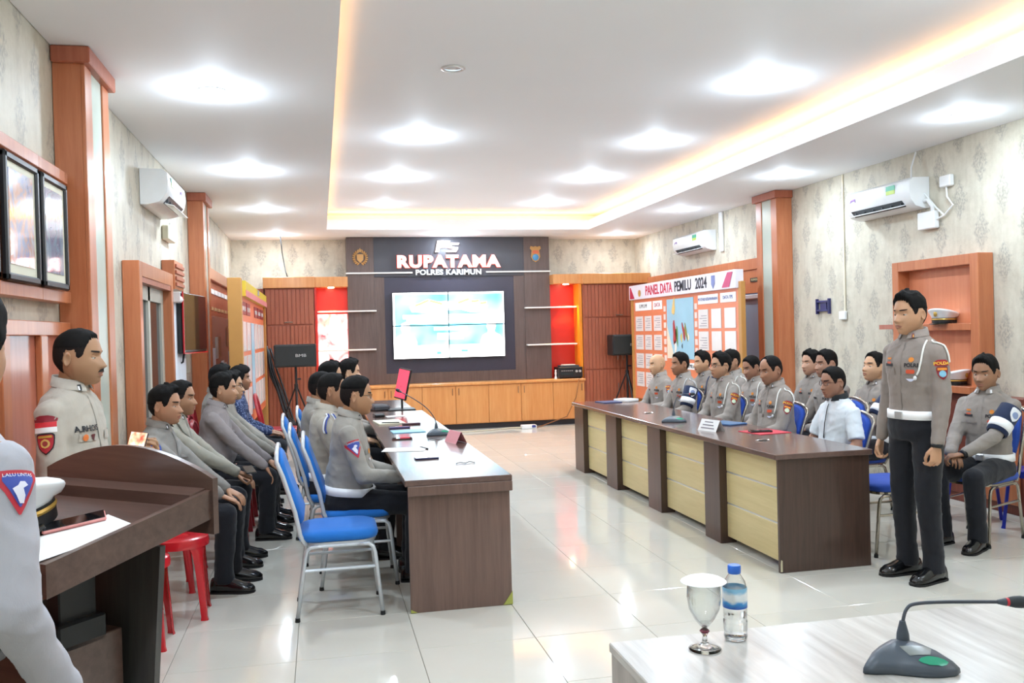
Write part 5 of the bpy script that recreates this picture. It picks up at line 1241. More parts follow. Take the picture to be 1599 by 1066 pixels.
def pchair(label, m, loc, rz, group):
    t_ = thing('plastic_chair', label, 'chair', loc, rz, group)
    obj('seat', G().box(-.20, -.19, .435, .20, .21, .460, .02), m, t_, True); obj('apron', G().box(-.195, .185, .39, .195, .205, .44, .006), m, t_)
    for sx in (-1, 1):
        obj('leg', G().loft([[(sx*(.17+dx)+a*w, .17+dy+b*w, z) for a, b in ((-1, -1), (1, -1), (1, 1), (-1, 1))] for z, w, dx, dy in ((.44, .026, 0, 0), (.2, .020, .02, .02), (0, .018, .035, .04))]), m, t_)
        obj('leg', G().loft([[(sx*(.17+dx)+a*w, -.17-dy+b*w, z) for a, b in ((-1, -1), (1, -1), (1, 1), (-1, 1))] for z, w, dx, dy in ((.44, .026, 0, 0), (.2, .020, .02, .03), (0, .018, .035, .06))]), m, t_)
    obj('back_frame', G().tube([(-.19, -.19, .45), (-.195, -.22, .62), (-.185, -.25, .76), (-.12, -.27, .85), (0, -.275, .875), (.12, -.27, .85), (.185, -.25, .76), (.195, -.22, .62), (.19, -.19, .45)], .020, 8), m, t_, 'all')
    for k in range(3): obj('back_slat', G().tube([(-.09+.09*k, -.20, .46), (-.10+.10*k, -.245, .68), (-.08+.08*k, -.27, .855 if k == 1 else .84)], .012, 6, flat=1.6), m, t_, True)
    return t_
p0 = pchair('empty red plastic chair near the loudspeaker', REDDK, (-.52, 11.2, 0), E_, 'red plastic chairs along the left wall')
for x, y, l in ((-.80, 7.24, 'red plastic chair of the mauve grey officer'), (-.80, 7.86, 'red plastic chair of the bespectacled officer by the wall'), (-.92, 8.5, 'red plastic chair of the half hidden officer'), (-.80, 9.25, 'red plastic chair of the batik shirt man')): dup(p0, (x, y, 0), E_, l)
dup(p0, (-1.08, 9.95, 0), E_, 'empty red plastic chair beyond the batik shirt man')
stool('dark blue plastic stool behind the far right blue chair', BLUEPL, (4.98, 6.02, 0), .2, 'blue plastic stools')
stool('dark blue plastic stool at the right picture edge', BLUEPL, (5.10, 5.55, 0), .1, 'blue plastic stools')
# ---- left table
t_ = thing('conference_table', 'dark brown conference table on the left with the purple sheen', 'table', (.74, 7.1, 0)); off = t_.location
obj('tabletop', G().box(.435, 4.91, .715, 1.045, 9.42, .75, .004), DKTOP, t_, off=off)
obj('end_panel', G().box(.455, 4.945, 0, 1.035, 4.97, .714, .002), DKWOOD, t_, off=off)
obj('end_panel', G().box(.455, 9.36, 0, 1.035, 9.385, .714, .002), DKWOOD, t_, off=off)
obj('modesty_panel', G().box(1.0, 4.97, .05, 1.02, 9.36, .714, .002), DKWOOD, t_, off=off)
for y in (6.4, 7.9): obj('divider_panel', G().box(.50, y, 0, 1.0, y+.025, .714, .002), DKWOOD, t_, off=off)
obj('edge_band', G().box(.45, 4.905, .66, 1.045, 4.925, .716, .003), DKWOOD, t_, off=off)
YG = plain('chipped_corner_yellow', 'a8ad55', .7)
obj('worn_corner', G().prism([(0, 0), (.0, .075), (-.055, 0)], 0, .004).xf(FACE_S((1.037, 4.943, .004))), YG, t_, off=off); obj('worn_corner', G().prism([(0, 0), (.0, .018), (.035, 0)], 0, .004).xf(FACE_S((.455, 4.943, .004))), YG, t_, off=off)
t_ = thing('side_table', 'second dark table beyond the far end of the left table', 'table', (.75, 10.5, 0)); off = t_.location
obj('tabletop', G().box(.46, 9.5, .70, 1.0, 11.3, .735, .004), DKTOP, t_, off=off)
for y in (9.55, 11.22): obj('end_panel', G().box(.48, y, 0, .98, y+.025, .70, .002), DKWOOD, t_, off=off)
obj('modesty_panel', G().box(.95, 9.575, .05, .97, 11.22, .70), DKWOOD, t_, off=off)
# ---- right table
t_ = thing('conference_table', 'long brown conference table on the right with cream front panels', 'table', (3.1, 7.33, 0)); off = t_.location
obj('tabletop', G().box(2.755, 5.045, .715, 3.44, 9.62, .75, .004), DKTOP, t_, off=off)
obj('end_panel', G().box(2.785, 5.065, 0, 3.425, 5.09, .714, .002), DKWOODR, t_, off=off)
obj('end_panel', G().box(2.785, 9.575, 0, 3.425, 9.60, .714, .002), DKWOODR, t_, off=off)
PIL = [(9.23, 9.60), (8.13, 8.49), (7.0, 7.34), (5.87, 6.17)]
for a, b in PIL:
    obj('pillar', G().box(2.775, a+.02, 0, 2.90, b-.02, .714, .003), DKWOODR, t_, off=off)
bays = [(8.47, 9.25), (7.32, 8.15), (6.15, 7.02), (5.09, 5.89)]
for a, b in bays:
    for z0, z1 in ((.05, .285), (.297, .510), (.522, .712)): obj('front_panel', G().box(2.83, a, z0, 2.85, b, z1, .003), CREAMW, t_, off=off)
    for z in (.285, .510): obj('metal_strip', G().box(2.835, a, z, 2.848, b, z+.012), SILVER, t_, off=off)
obj('worn_corner', G().prism([(0, 0), (.012, 0), (.012, .07), (.004, .075), (0, .05)], 0, .003).xf(FACE_S((2.786, 5.063, .01))), plain('chipped_corner_pale', 'c9bfa0', .7), t_, off=off)
# ---- lectern
LR = math.atan2(-.63, .77)
t_ = thing('lectern', 'dark brown lectern with arched front board and slanted tray', 'lectern', (-.77, 2.78, 0), LR)
w2 = .345
def slant(x0, x1, y0, y1, dz0, dz1, c=.002):
    g = G(); f_ = lambda y: 1.0+(y+.25)*.17
    g.add([(x, y, f_(y)+dz) for dz in (dz0, dz1) for y in (y0, y1) for x in (x0, x1)], [(0, 2, 3, 1), (4, 5, 7, 6), (0, 1, 5, 4), (2, 6, 7, 3), (0, 4, 6, 2), (1, 3, 7, 5)]); return g
LECW = wood('lectern_laminate', '4a3832', '6a5248', .30, (3, 40, 40), coat=.3)
obj('tray', slant(-w2, w2, -.27, .25, -.020, 0), LECW, t_)
obj('side_board', slant(w2, w2+.020, -.28, .25, -.055, .030), LECW, t_); obj('side_board', slant(-w2-.020, -w2, -.28, .25, -.055, .030), LECW, t_)
obj('front_lip', slant(-w2, w2, -.285, -.27, -.06, .004), LECW, t_)
ar = [(-w2-.03, .985)]+[(-w2-.03+(2*w2+.06)*k/16, 1.150+.085*math.sin(PI*k/16)**.9) for k in range(17)]+[(w2+.03, .985)]
obj('arched_board', G().prism(ar, 0, .020).xf(frame((0, .27, 0), (1, 0, 0), (0, 0, 1))), LECW, t_)
obj('ledge', slant(-w2, w2, .19, .25, 0, .035), LECW, t_)
obj('base_box', G().box(-.19, -.14, .0, .13, .12, .72, .003), LECW, t_)
obj('column', G().box(-.10, -.06, .72, .10, .06, .995, .004), BLACK, t_)
obj('slide_rail', G().box(-.02, -.075, .74, .02, -.06, .98, .003), CHROME, t_)
obj('clamp', G().box(-.13, -.085, .70, .13, .07, .78, .006), BLACK, t_)
obj('lock_knob', G().tube([(.05, -.09, .70), (.05, -.11, .66), (.05, -.11, .60)], .010, 8), plain('brass', 'b08848', .3, .8), t_, True)
g = G(); g.add([(-.18, .14, .04), (.18, .14, .04), (.24, .17, .955), (-.24, .17, .955), (-.18, .16, .04), (.18, .16, .04), (.24, .19, .955), (-.24, .19, .955)], [(0, 1, 2, 3), (7, 6, 5, 4), (0, 4, 5, 1), (1, 5, 6, 2), (2, 6, 7, 3), (3, 7, 4, 0)])
obj('front_skirt', g, wood('ash_grey_panel', '3c3a3a', '5a5754', .5, (40, 40, 3)), t_)
obj('foot', G().box(-.27, -.22, 0, .27, .22, .045, .006), BLACK, t_)
LM = Matrix.Translation((-.77, 2.78, 0)) @ Matrix.Rotation(LR, 4, 'Z')
def tray_at(x, y, dz=0): return LM @ V(x, y, 1.0+(y+.25)*.17+dz)
TL = math.atan(.17)
def on_tray(o_, x, y, rot=0, dz=.001): o_.matrix_world = Matrix.Translation(tray_at(x, y, dz)) @ Matrix.Rotation(LR, 4, 'Z') @ Matrix.Rotation(TL, 4, 'X') @ Matrix.Rotation(rot, 4, 'Z'); return o_
# peaked caps
def cap(label, s=1.0):
    c_ = thing('peaked_cap', label, 'cap')
    WC = plain('white_cap_cloth', 'eef0f0', .35, spec=.6)
    rings = []
    for z, r, ty in ((.045, .098, 0), (.055, .104, 0), (.068, .119, 0), (.080, .129, 0), (.088, .133, 0), (.095, .131, .0), (.101, .122, 0), (.108, .095, 0), (.112, .03, 0)):
        rings.append([(r*s*.95*math.cos(a), r*s*1.08*math.sin(a), z*s+(.035*s*math.sin(a) if z > .06 else .0)*(r/.132)) for a in [2*PI*k/32 for k in range(32)]])
    obj('crown', G().loft(rings), WC, c_, 'all')
    obj('band', G().lathe([(.094*s, .0), (.098*s, .004*s), (.098*s, .046*s), (.094*s, .048*s)], 32, cap=False, sy=1.1), BLACK, c_, True)
    obj('gold_cord', G().lathe([(.099*s, .030*s), (.102*s, .036*s), (.099*s, .042*s)], 32, cap=False, sy=1.1), plain('gold_braid', 'c9a04a', .35, .4), c_, True)
    v1 = []; v2 = []; v3 = []
    for k in range(15):
        a = PI*.12+PI*.76*k/14; v1.append((.096*s*math.cos(a), .105*s*math.sin(a), .014*s)); v2.append((.112*s*math.cos(a), (.105+.055*math.sin(a-PI*.0))*s*math.sin(a), (.006-.012*math.sin(a))*s)); v3.append((.100*s*math.cos(a), .135*s*math.sin(a), -.0*s))
    g = G().loft([v1, v2, [(x, y, z-.004) for x, y, z in v2], [(x, y, z-.004) for x, y, z in v1]], cap=True, closed=False); obj('visor', g, plain('black_patent', '0c0c10', .08, spec=.9), c_, True)
    obj('badge', G().ellipsoid((0, .125*s, .085*s), (.018*s, .008, .026*s), 12, 8), plain('gold_badge', 'b89a50', .3, .6), c_, True)
    return c_
c_ = cap('white topped peaked cap lying on the lectern tray'); on_tray(c_, -.065, -.075, PI+.5, .012); c_.scale = (1.15, 1.15, 1.25)
c_ = cap('white peaked cap with gold badge on the upper niche shelf'); c_.location = (5.40, 6.84, 1.537); c_.rotation_euler = (0, 0, W_+.3)
c_ = cap('white peaked cap on the lower niche shelf beside the seated officer'); c_.location = (5.385, 6.72, 1.005); c_.rotation_euler = (0, 0, PI+.3)
# phone and paper on the tray
def phone(label, case, screen, w=.075, l=.155, t=.010, rim=.003):
    p_ = thing('mobile_phone', label, 'phone'); obj('case', G().box(-w/2, -l/2, 0, w/2, l/2, t, .004), case, p_); obj('screen', G().box(-w/2+rim, -l/2+rim, t-.001, w/2-rim, l/2-rim, t+.0006), screen, p_); return p_
SCR = plain('phone_glass', '0b0c10', .05, spec=.9)
c_ = phone('phone in a pink case on the lectern tray', plain('pink_case', 'e59a94', .4), SCR, .080, .165, .011); on_tray(c_, .095, .0, -.62, .004)
g = G(); g.add([(-.105, -.148, 0), (.105, -.148, 0), (.105, .148, .004), (-.105, .148, 0), (-.105, -.148, .001), (.105, -.148, .001), (.105, .148, .005), (-.105, .148, .001)], [(0, 3, 2, 1), (4, 5, 6, 7), (0, 1, 5, 4), (1, 2, 6, 5), (2, 3, 7, 6), (3, 0, 4, 7)])
p_ = obj('paper_sheet', g, PAPER); tag(p_, 'white printed paper sheet on the lectern tray', 'paper'); on_tray(p_, .185, -.085, -.30, .0015)
# phone in the hands of the standing khaki officer
scr = NT('lit_phone_screen'); n = scr.noise(scr.coords('Object', (18, 14, 18)), 1.5, 2); c = scr.ramp(n, [(.35, lin('f8e8d8')), (.55, lin('f0a080')), (.7, lin('d04838'))]); scr.set(c, .2); scr.link(c, scr.b.inputs['Emission Color']); scr.b.inputs['Emission Strength'].default_value = 1.0
c_ = phone('lit phone held by the khaki officer behind the lectern', BLACK, scr.m, .072, .145, .010); c_.location = (-.737, 3.80, 1.125); c_.rotation_euler = (1.15, .12, -.25)
# ---- near table
t_ = thing('near_table', 'pale grey striped table in the foreground right', 'table', (1.6, 1.5, 0)); off = t_.location
obj('tabletop', G().box(.70, .55, .735, 2.75, 2.155, .76, .003), GREYW, t_, off=off)
GREYV = wood('grey_striped_laminate_side', '8a8078', 'bdb4ab', .3, (22, 22, 3))
obj('side_panel', G().box(.705, .56, 0, .73, 2.15, .734), GREYV, t_, off=off); obj('back_panel', G().box(.73, 2.11, .1, 2.72, 2.135, .734), GREYV, t_, off=off); obj('side_panel', G().box(2.72, .56, 0, 2.745, 2.15, .734), GREYV, t_, off=off)
# goblet
gp = thing('goblet', 'clear glass goblet with a white lid on the near table', 'glass', (.912, 2.04, .7606))
prof = [(0, .0), (.038, .0), (.040, .003), (.030, .007), (.012, .014), (.0065, .022), (.0055, .035), (.009, .041), (.010, .046), (.007, .052), (.012, .060), (.026, .078), (.038, .102), (.042, .130), (.0395, .170), (.0380, .170), (.0405, .130), (.0365, .103), (.024, .080), (.006, .066), (0, .065)]
obj('stem', G().lathe([(.001, .0), (.038, .0), (.040, .003), (.030, .007), (.012, .014), (.0065, .022), (.0055, .035), (.009, .041), (.010, .046), (.007, .052), (.006, .058), (.001, .060)], 36, cap=True), GLASS, gp, 'all')
obj('bowl', G().lathe([(.006, .056), (.012, .060), (.026, .078), (.038, .102), (.042, .130), (.0395, .170), (.0380, .170), (.0405, .130), (.0365, .103), (.024, .080), (.008, .062)], 40, cap=False), THIN, gp, 'all')
obj('stem_bead', G().lathe([(.0095, .042), (.0125, .046), (.0095, .050)], 18, cap=False), plain('ruby_bead', '7a3a4c', .1), gp, True)
lid = thing('glass_cover', 'white paper cover on the glass goblet', 'cover', (.912, 2.04, .930))
g = G().lathe([(0, .016), (.02, .0145), (.045, .007), (.056, .001), (.0565, 0), (.045, .0045), (.02, .012), (0, .013)], 40, cap=False); obj('cover', g, plain('lid_paper', 'ffffff', .6, var=0), lid, True)
# water bottle
b_ = thing('water_bottle', 'small clear water bottle with blue cap and label', 'bottle', (1.017, 2.085, .760))
pr = [(0, .001), (.024, .0), (.029, .004), (.0305, .012), (.0285, .020), (.0305, .030), (.0305, .052), (.0285, .056), (.0305, .060), (.0305, .125), (.0300, .135), (.026, .150), (.018, .163), (.0135, .170), (.0135, .176)]
inn = [(r-.0006 if r > .001 else 0, z+.0008) for r, z in pr[::-1]]
PET = glassmat('pet_plastic', (1, 1, 1), .02, 1.35)
obj('bottle_body', G().lathe(pr, 32, cap=False), thin('pet_plastic_film', (.98, .99, 1), 1.6), b_, 'all')
wat = glassmat('water', (.98, 1, 1), 0, 1.33); obj('water', G().lathe([(.001, .0025), (.0275, .004), (.0290, .012), (.0270, .020), (.0290, .030), (.0290, .052), (.0270, .056), (.0290, .060), (.0290, .118), (.001, .118)], 32, cap=True), wat, b_, 'all')
obj('cap', G().lathe([(0, .192), (.0150, .191), (.0165, .188), (.0165, .172), (.0155, .170)], 30, cap=False), plain('blue_cap', '2f6fd6', .35), b_, True)
bl = NT('bottle_label'); sx_ = bl.t.nodes.new('ShaderNodeSeparateXYZ'); bl.link(bl.coords('Object'), sx_.inputs[0]); nn = bl.noise(bl.coords('Object', (1, 1, 1.5)), 35, 2)
f_ = bl.math('ADD', bl.math('MULTIPLY', bl.math('SUBTRACT', sx_.outputs[2], .078), 15), bl.math('MULTIPLY', nn, .35))
bl.set(bl.ramp(f_, [(.30, lin('2a5ab8')), (.48, lin('3f9ad8')), (.60, lin('eef6fa')), (.80, lin('f2f8fc')), (.95, lin('8fc8e8'))]), .3)
obj('label', G().lathe([(.0309, .085), (.0310, .088), (.0310, .132), (.0304, .136)], 32, cap=False), bl.m, b_, 'all')
text_obj('label_text', 'AQUA', .016, plain('label_blue', '1d4fa0', .4), Matrix.Translation((0, -.0316, .112)) @ Matrix.Rotation(PI/2, 4, 'X'), b_, extrude=.0004) if False else None
# microphones
def mic_unit(label, loc, rz, tipend, led='d03040', small=False):
    m_ = thing('conference_microphone', label, 'microphone', loc, rz, 'gooseneck microphones')
    def outl(k, z, dy=0):
        P_ = [(-.112, -.055), (-.100, -.028), (-.080, .010), (-.045, .050), (0, .066), (.045, .050), (.080, .010), (.100, -.028), (.104, -.050), (.090, -.066), (.055, -.076), (.02, -.076), (-.02, -.066), (-.05, -.058), (-.085, -.060)]
        return [(x*k, y*k+dy, z) for x, y in P_]
    obj('base', G().loft([outl(.96, 0), outl(1, .004), outl(.99, .014), outl(.88, .026, .004), outl(.66, .039, .010), outl(.40, .048, .018), outl(.16, .052, .022)]), plain('slate_plastic', '49525c', .38), m_, 'all')
    bb = m_.children[0].data; sb_ = BVHTree.FromPolygons([v.co.copy() for v in bb.vertices], [tuple(p.vertices) for p in bb.polygons])
    obj('name_plate', conform(sb_, FACE_U((.018, -.022, .0)), [(-.018, -.020, .024), (-.006, -.026, .030), (.006, -.031, .035), (.014, -.033, .037)], 6, .0012), plain('plate_grey', '7d827f', .3), m_, 'all')
    obj('talk_button', conform(sb_, FACE_U((.045, -.054, .0)), [(-.011, -.012, .014), (-.006, -.028, .026), (0, -.034, .032), (.006, -.026, .026), (.010, -.010, .012)], 8, .0022), plain('green_button', '2f9a78', .25), m_, 'all')
    pts = tipend; n = len(pts)
    obj('neck_socket', G().lathe([(.015, .050), (.014, .065), (.009, .085), (.0065, .095)], 16, (pts[0][0], pts[0][1], 0)), plain('slate_plastic', '49525c', .38), m_, True)
    cv = []
    P4 = [V(*p) for p in pts]; P4 = [P4[0]*2-P4[1]]+P4+[P4[-1]*2-P4[-2]]
    for i in range(1, len(P4)-2):
        for k in range(6):
            u = k/6; a, b, c, d = P4[i-1:i+3]
            cv.append(.5*((2*b)+(c-a)*u+(2*a-5*b+4*c-d)*u*u+(3*b-a-3*c+d)*u**3))
    cv.append(P4[-2]); obj('gooseneck', G().tube(cv, .0042, 8), plain('neck_grey', '454b55', .4), m_, 'all')
    d = (cv[-1]-cv[-2]).normalized(); e = cv[-1]
    obj('led_ring', G().tube([e, e+d*.006], .0095, 14), plain('red_ring', led, .35), m_, True)
    obj('capsule', G().tube([e-d*.02, e-d*.001], [.005, .0095], 14), plain('neck_grey', '', .4) if False else plain('slate_plastic', '49525c', .38), m_, True)
    obj('head', G().tube([e+d*.006, e+d*.018, e+d*.034, e+d*.050, e+d*.058], [.0105, .0135, .0145, .012, .004], 16), plain('foam_dark', '2c3338', .6), m_, 'all')
    return m_
mic_unit('grey gooseneck microphone with green button on the near table', (1.31, 1.815, .760), -.30, [(.006, .030, .06), (.008, .032, .095), (.020, .038, .122), (.045, .045, .131), (.12, .055, .132), (.255, .062, .130)])
mic_unit('gooseneck microphone on the left table', (.90, 7.06, .750), .2, [(0, .030, .06), (-.005, .04, .12), (-.05, .07, .20), (-.12, .14, .27), (-.20, .34, .34)])
mic_unit('gooseneck microphone on the right table', (2.96, 7.15, .750), -.3, [(0, .030, .06), (.005, .03, .13), (.03, .04, .20), (.08, .06, .23), (.14, .08, .23)])
# ---- items on the left table
def flat(name, label, cat, x0, y0, x1, y1, z0, t, m, rot=0, c=.001, group=None):
    cx, cy_ = (x0+x1)/2, (y0+y1)/2; o_ = obj(name, G().box(-(x1-x0)/2, -(y1-y0)/2, 0, (x1-x0)/2, (y1-y0)/2, t, c), m); o_.location = (cx, cy_, z0); o_.rotation_euler = (0, 0, rot); tag(o_, label, cat, group); return o_
TZ = .7502
flat('paper_sheet', 'white paper sheets before the heavy officer', 'paper', .46, 6.10, .66, 6.40, TZ, .003, PAPER, 1.35)
flat('pen', 'short black pen beside the white sheets', 'pen', .695, 6.20, .705, 6.33, TZ, .008, BLACK, .3)
c_ = phone('dark blue phone at the near end of the left table', plain('navy_case', '2b3560', .3), SCR); c_.location = (.655, 5.74, TZ); c_.rotation_euler = (0, 0, PI/2+.05)
c_ = phone('brown phone case beyond the white sheets', plain('brown_case', '5a3230', .4), SCR); c_.location = (.60, 6.88, TZ); c_.rotation_euler = (0, 0, PI/2)
flat('folder', 'pale blue folder on the left table', 'folder', .56, 7.30, .83, 7.52, TZ, .006, plain('pale_blue_folder', '7fc0e0', .4), .05)
flat('notebook', 'open cream notebook on the left table', 'notebook', .48, 8.05, .72, 8.42, TZ, .012, plain('cream_pages', 'e8e4cc', .7), .1)
flat('pen', 'dark pen on the cream notebook', 'pen', .60, 8.0, .61, 8.16, TZ+.0125, .008, BLACK, 1.3)
flat('pouch', 'small black pouch near the notebook', 'pouch', .50, 8.80, .60, 8.95, TZ, .03, BLACK, .1, .008)
flat('paper_sheet', 'white card beside the small black pouch', 'paper', .62, 8.78, .80, 8.90, TZ, .004, PAPER, .05)
flat('phone_stand', 'slim dark clip with white band on the left table', 'phone', .56, 7.66, .74, 7.72, TZ, .014, plain('purple_dark', '40386a', .4), .1, .004)
flat('pencil_case', 'long dark maroon case on the left table', 'case', .70, 7.93, .86, 7.99, TZ, .016, plain('maroon_dark', '4a2c38', .4), .12, .004)
o_ = obj('cable_coil', G().tube([(.80, 5.42, .754), (.83, 5.45, .756), (.86, 5.42, .754), (.89, 5.46, .757), (.92, 5.43, .754)], .003, 6), BLACK, None, 'all'); tag(o_, 'loose black cable bits at the near end of the left table', 'cable')
o_ = obj('cable_coil', G().tube([(.78, 6.72, .754), (.82, 6.76, .758), (.86, 6.70, .754), (.90, 6.78, .757)], .003, 6), BLACK, None, 'all'); tag(o_, 'loose black cable by the left table microphone', 'cable')
def tent(label, loc, rz, m, txt_=None):
    c_ = thing('name_card', label, 'name card', loc, rz)
    obj('front_face', G().add([(-.11, -.045, 0), (.11, -.045, 0), (.11, -.002, .085), (-.11, -.002, .085)], [(0, 1, 2, 3)]), m, c_, fix=False)
    obj('back_face', G().add([(-.11, .045, 0), (.11, .045, 0), (.11, .002, .085), (-.11, .002, .085)], [(3, 2, 1, 0)]), m, c_, fix=False)
    obj('fold', G().add([(-.11, -.002, .085), (.11, -.002, .085), (.11, .002, .085), (-.11, .002, .085)], [(0, 1, 2, 3)]), m, c_, fix=False)
    g = G()
    for k in range(3): g.add([(-.08+.01*k, -.0385+.013*k-.0012, .018+.022*k), (.08-.02*k, -.0385+.013*k-.0012, .018+.022*k), (.08-.02*k, -.0385+.013*k+.002, .026+.022*k), (-.08+.01*k, -.0385+.013*k+.002, .026+.022*k)], [(0, 1, 2, 3)])
    obj('print_lines', g, PRINTG if txt_ else PRINTR, c_, fix=False)['kind'] = 'stuff'
    return c_
tent('pink folded name card on the left table', (.965, 6.52, TZ), W_+.25, plain('pink_card', 'f0a4ac', .5)); 
tent('white folded name card on the right table', (2.965, 6.42, TZ), -W_-.0+.25, PAPER, 1)
# monitor with red screen on stand
t_ = thing('display_stand', 'slim red lit screen on a black stand beyond the left table', 'monitor', (.86, 9.75, .7352)); off = t_.location
obj('base', G().box(.70, 9.62, .7352, 1.0, 9.88, .750, .006), BLACK, t_, off=off); obj('pole', G().tube([(.86, 9.75, .75), (.86, 9.75, 1.0)], .012, 10), BLACK, t_, True, off=off)
M_ = Matrix.Translation((.875, 9.74, 1.02)) @ Matrix.Rotation(.22, 4, 'Y') @ Matrix.Rotation(.40, 4, 'Z')
obj('casing', G().box(-.012, -.13, -.17, .012, .13, .17, .006).xf(M_), BLACK, t_, off=off); obj('screen', G().box(-.014, -.12, -.155, -.012, .12, .155).xf(M_), emis('red_screen', 'e04058', .6), t_, off=off)
flat('equipment_bag', 'dark grey bag on the far side table', 'bag', .52, 9.70, .70, 10.0, .7352, .06, DGREY, .2, .015)
# ---- items on the right table
c_ = phone('blue tablet folder on the right table', plain('blue_tablet_cover', '3d5f8c', .35), plain('blue_tablet_cover', '', .35) if False else plain('blue_tablet_front', '4a76a0', .3), .20, .27, .012); c_['category'] = 'tablet'; c_.name = 'tablet'; c_.location = (3.28, 6.80, TZ); c_.rotation_euler = (0, 0, .35)
flat('folder', 'red folder on the right table before the man in white', 'folder', 3.14, 6.02, 3.42, 6.30, TZ, .004, plain('red_folder', 'c8283c', .5), .15)
c_ = phone('black phone lying on the red folder', BLACK, SCR, .082, .165, .012); c_.location = (3.24, 6.15, TZ+.0045); c_.rotation_euler = (0, 0, 1.4)
flat('folder', 'dark blue folder at the far end of the right table', 'folder', 3.0, 9.25, 3.22, 9.5, TZ, .01, plain('dark_blue_folder', '2e3a66', .5), .1)
flat('notebook', 'open white booklet at the far end of the right table', 'notebook', 3.24, 9.3, 3.42, 9.52, TZ, .03, PAPER, .5, .006)
for k, (x, y) in enumerate(((3.02, 5.70), (3.04, 7.98))):
    c_ = thing('cable_port', ['small cable port near the near end of the right table', 'small cable port halfway along the right table'][k], 'cable port', (x, y, TZ)); obj('cover', G().lathe([(.03, 0), (.028, .004), (0, .004)], 18), plain('port_dark', '2e2622', .3), c_, True); obj('clip', G().tube([(-.05, .01, .004), (-.02, 0, .008), (.02, .01, .008), (.05, 0, .004)], .003, 6), CHROME, c_, True)
# ---- loudspeakers
def speaker(label, x0, x1, y, z0, z1, stand=True):
    t_ = thing('loudspeaker', label, 'loudspeaker', ((x0+x1)/2, y, z0)); off = t_.location
    obj('cabinet', G().box(x0, y, z0, x1, y+.3, z1, .015), BLACK, t_, off=off)
    obj('grille', G().box(x0+.02, y-.012, z0+.02, x1-.02, y, z1-.02, .008), plain('speaker_grille', '1f2423', .6), t_, off=off)
    at(text_obj('logo_text', 'BMB', .06, SILVER, FACE_S(((x0+x1)/2+.08, y-.014, (z0+z1)/2+.0)), t_, extrude=.001, sx=1.4), off)
    if stand:
        s_ = thing('speaker_stand', label.replace('black loudspeaker', 'black tripod stand').replace('wide', 'thin'), 'stand', ((x0+x1)/2, y+.15, 0)); c = (x0+x1)/2
        obj('pole', G().tube([(0, 0, .15), (0, 0, z0)], .018, 10), BLACK, s_, True); obj('collar', G().tube([(0, 0, .80), (0, 0, .88)], .03, 12), BLACK, s_, True); obj('knob', G().tube([(.02, 0, .95), (.07, 0, .95)], .012, 8), BLACK, s_, True)
        for k in range(3):
            a = .6+k*2*PI/3; obj('leg', G().tube([(.02*math.cos(a), .02*math.sin(a), .82), (.36*math.cos(a), .36*math.sin(a), .01)], .012, 8), BLACK, s_, True); obj('brace', G().tube([(.0, 0, .25), (.20*math.cos(a), .20*math.sin(a), .40)], .008, 6), BLACK, s_, True)
speaker('wide black loudspeaker on a stand before the left tall cabinet', -.66, -.06, 13.2, 1.13, 1.46)
speaker('wide black loudspeaker partly hidden behind the election data board', 4.66, 5.24, 13.75, 1.13, 1.47)
random.seed(11)
cb = thing('cable_bundle', 'bundle of black cables hanging beside the left loudspeaker stand', 'cable', (-.8, 13.95, 0))
for k in range(7):
    a = random.random()*.12; b = random.random()*.2
    o_ = obj('cable', G().tube([(-.80+a*.5, 13.95, 1.5-b), (-.76+a, 13.9, 1.15-b), (-.66+a, 13.85, .75), (-.55+a, 13.75, .35), (-.42+b, 13.65, .05+.02*k), (-.30+b, 13.6, .02)], .016, 6), BLACK, cb, 'all', off=cb.location)
o_ = obj('cable', G().tube([(-.2, 13.5, .01), (.1, 13.2, .01), (.3, 13.4, .01), (.44, 13.3, .01)], .008, 6), BLACK, None, 'all'); tag(o_, 'thin black cable on the floor behind the left table', 'cable')
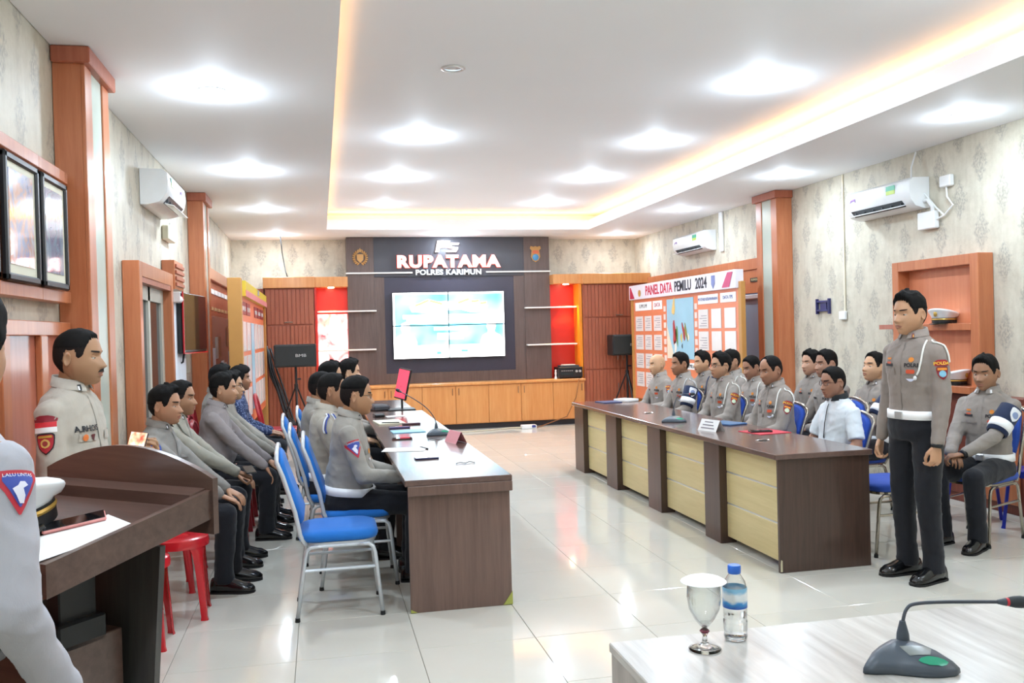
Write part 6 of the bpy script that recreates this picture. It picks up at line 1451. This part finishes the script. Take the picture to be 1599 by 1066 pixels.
# amplifier etc on the low cabinet
t_ = thing('amplifier', 'black amplifier on the right end of the low cabinet', 'amplifier', (4.05, 14.2, .76)); off = t_.location
obj('chassis', G().box(3.86, 14.18, .775, 4.27, 14.5, .95, .006), BLACK, t_, off=off)
for x in (3.90, 4.23): obj('foot', G().box(x-.02, 14.2, .759, x+.02, 14.24, .776), BLACK, t_, off=off)
for k, x in enumerate((4.16, 4.22)): obj('dial', G().tube([(x, 14.18, .88), (x, 14.16, .88)], .02, 14), SILVER, t_, True, off=off)
for k in range(6): obj('button', G().box(3.90+k*.035, 14.172, .885, 3.92+k*.035, 14.18, .895), SILVER, t_, off=off)
obj('display', G().box(3.89, 14.175, .82, 4.12, 14.18, .86), plain('amp_display', '2e3a3c', .2), t_, off=off)
flat('media_player', 'thin black player lying on top of the amplifier', 'player', 3.90, 14.22, 4.22, 14.42, .9505, .03, DGREY, 0, .004)
flat('paper_sheet', 'white papers on top of the thin black player', 'paper', 3.96, 14.24, 4.16, 14.40, .981, .01, PAPER, .1)
o_ = obj('figurine', G().lathe([(0, 0), (.03, 0), (.022, .02), (.012, .05), (.02, .09), (.012, .12), (.016, .14), (0, .155)], 14), PAPER, None, True); o_.location = (3.83, 14.3, .76); o_.location.x = 3.835; tag(o_, 'small white figurine left of the amplifier', 'ornament')
# floor socket
t_ = thing('extension_socket', 'white extension socket on the floor before the low cabinet', 'socket', (3.24, 13.85, 0)); off = t_.location
obj('body', G().box(3.12, 13.78, 0, 3.36, 13.92, .06, .008), WHITE, t_, off=off)
obj('plug', G().box(3.28, 13.77, .02, 3.34, 13.79, .06, .004), plain('plug_blue', '3c4a90', .4), t_, off=off)
o_ = obj('cable', G().tube([(3.12, 13.85, .02), (2.95, 13.95, .012), (2.6, 13.80, .012), (2.2, 13.72, .012), (1.2, 13.75, .012)], .009, 6), plain('cream_cable', 'd8ccb0', .5), None, 'all'); tag(o_, 'cream cable from the floor socket to the left', 'cable')
o_ = obj('cable', G().tube([(4.18, 14.10, .76), (4.12, 14.10, .45), (3.95, 14.09, .14), (3.5, 14.02, .012), (3.38, 13.88, .012)], .008, 6), plain('tan_cable', '8a5a30', .5), None, 'all'); tag(o_, 'tan cable hanging from the amplifier to the floor socket', 'cable')
o_ = obj('cable', G().tube([(-.56, 14.21, 3.13), (-.55, 14.5, 2.9), (-.50, 14.3, 2.6), (-.47, 14.2, 2.505)], .008, 6), BLACK, None, 'all'); tag(o_, 'dark cable drooping from the ceiling to the left tall cabinet', 'cable')

c_ = phone('black phone in the hand of the officer in pale uniform', BLACK, SCR, .072, .145, .010); c_.location = (-.50, 6.32, .655); c_.rotation_euler = (.2, 0, .3)
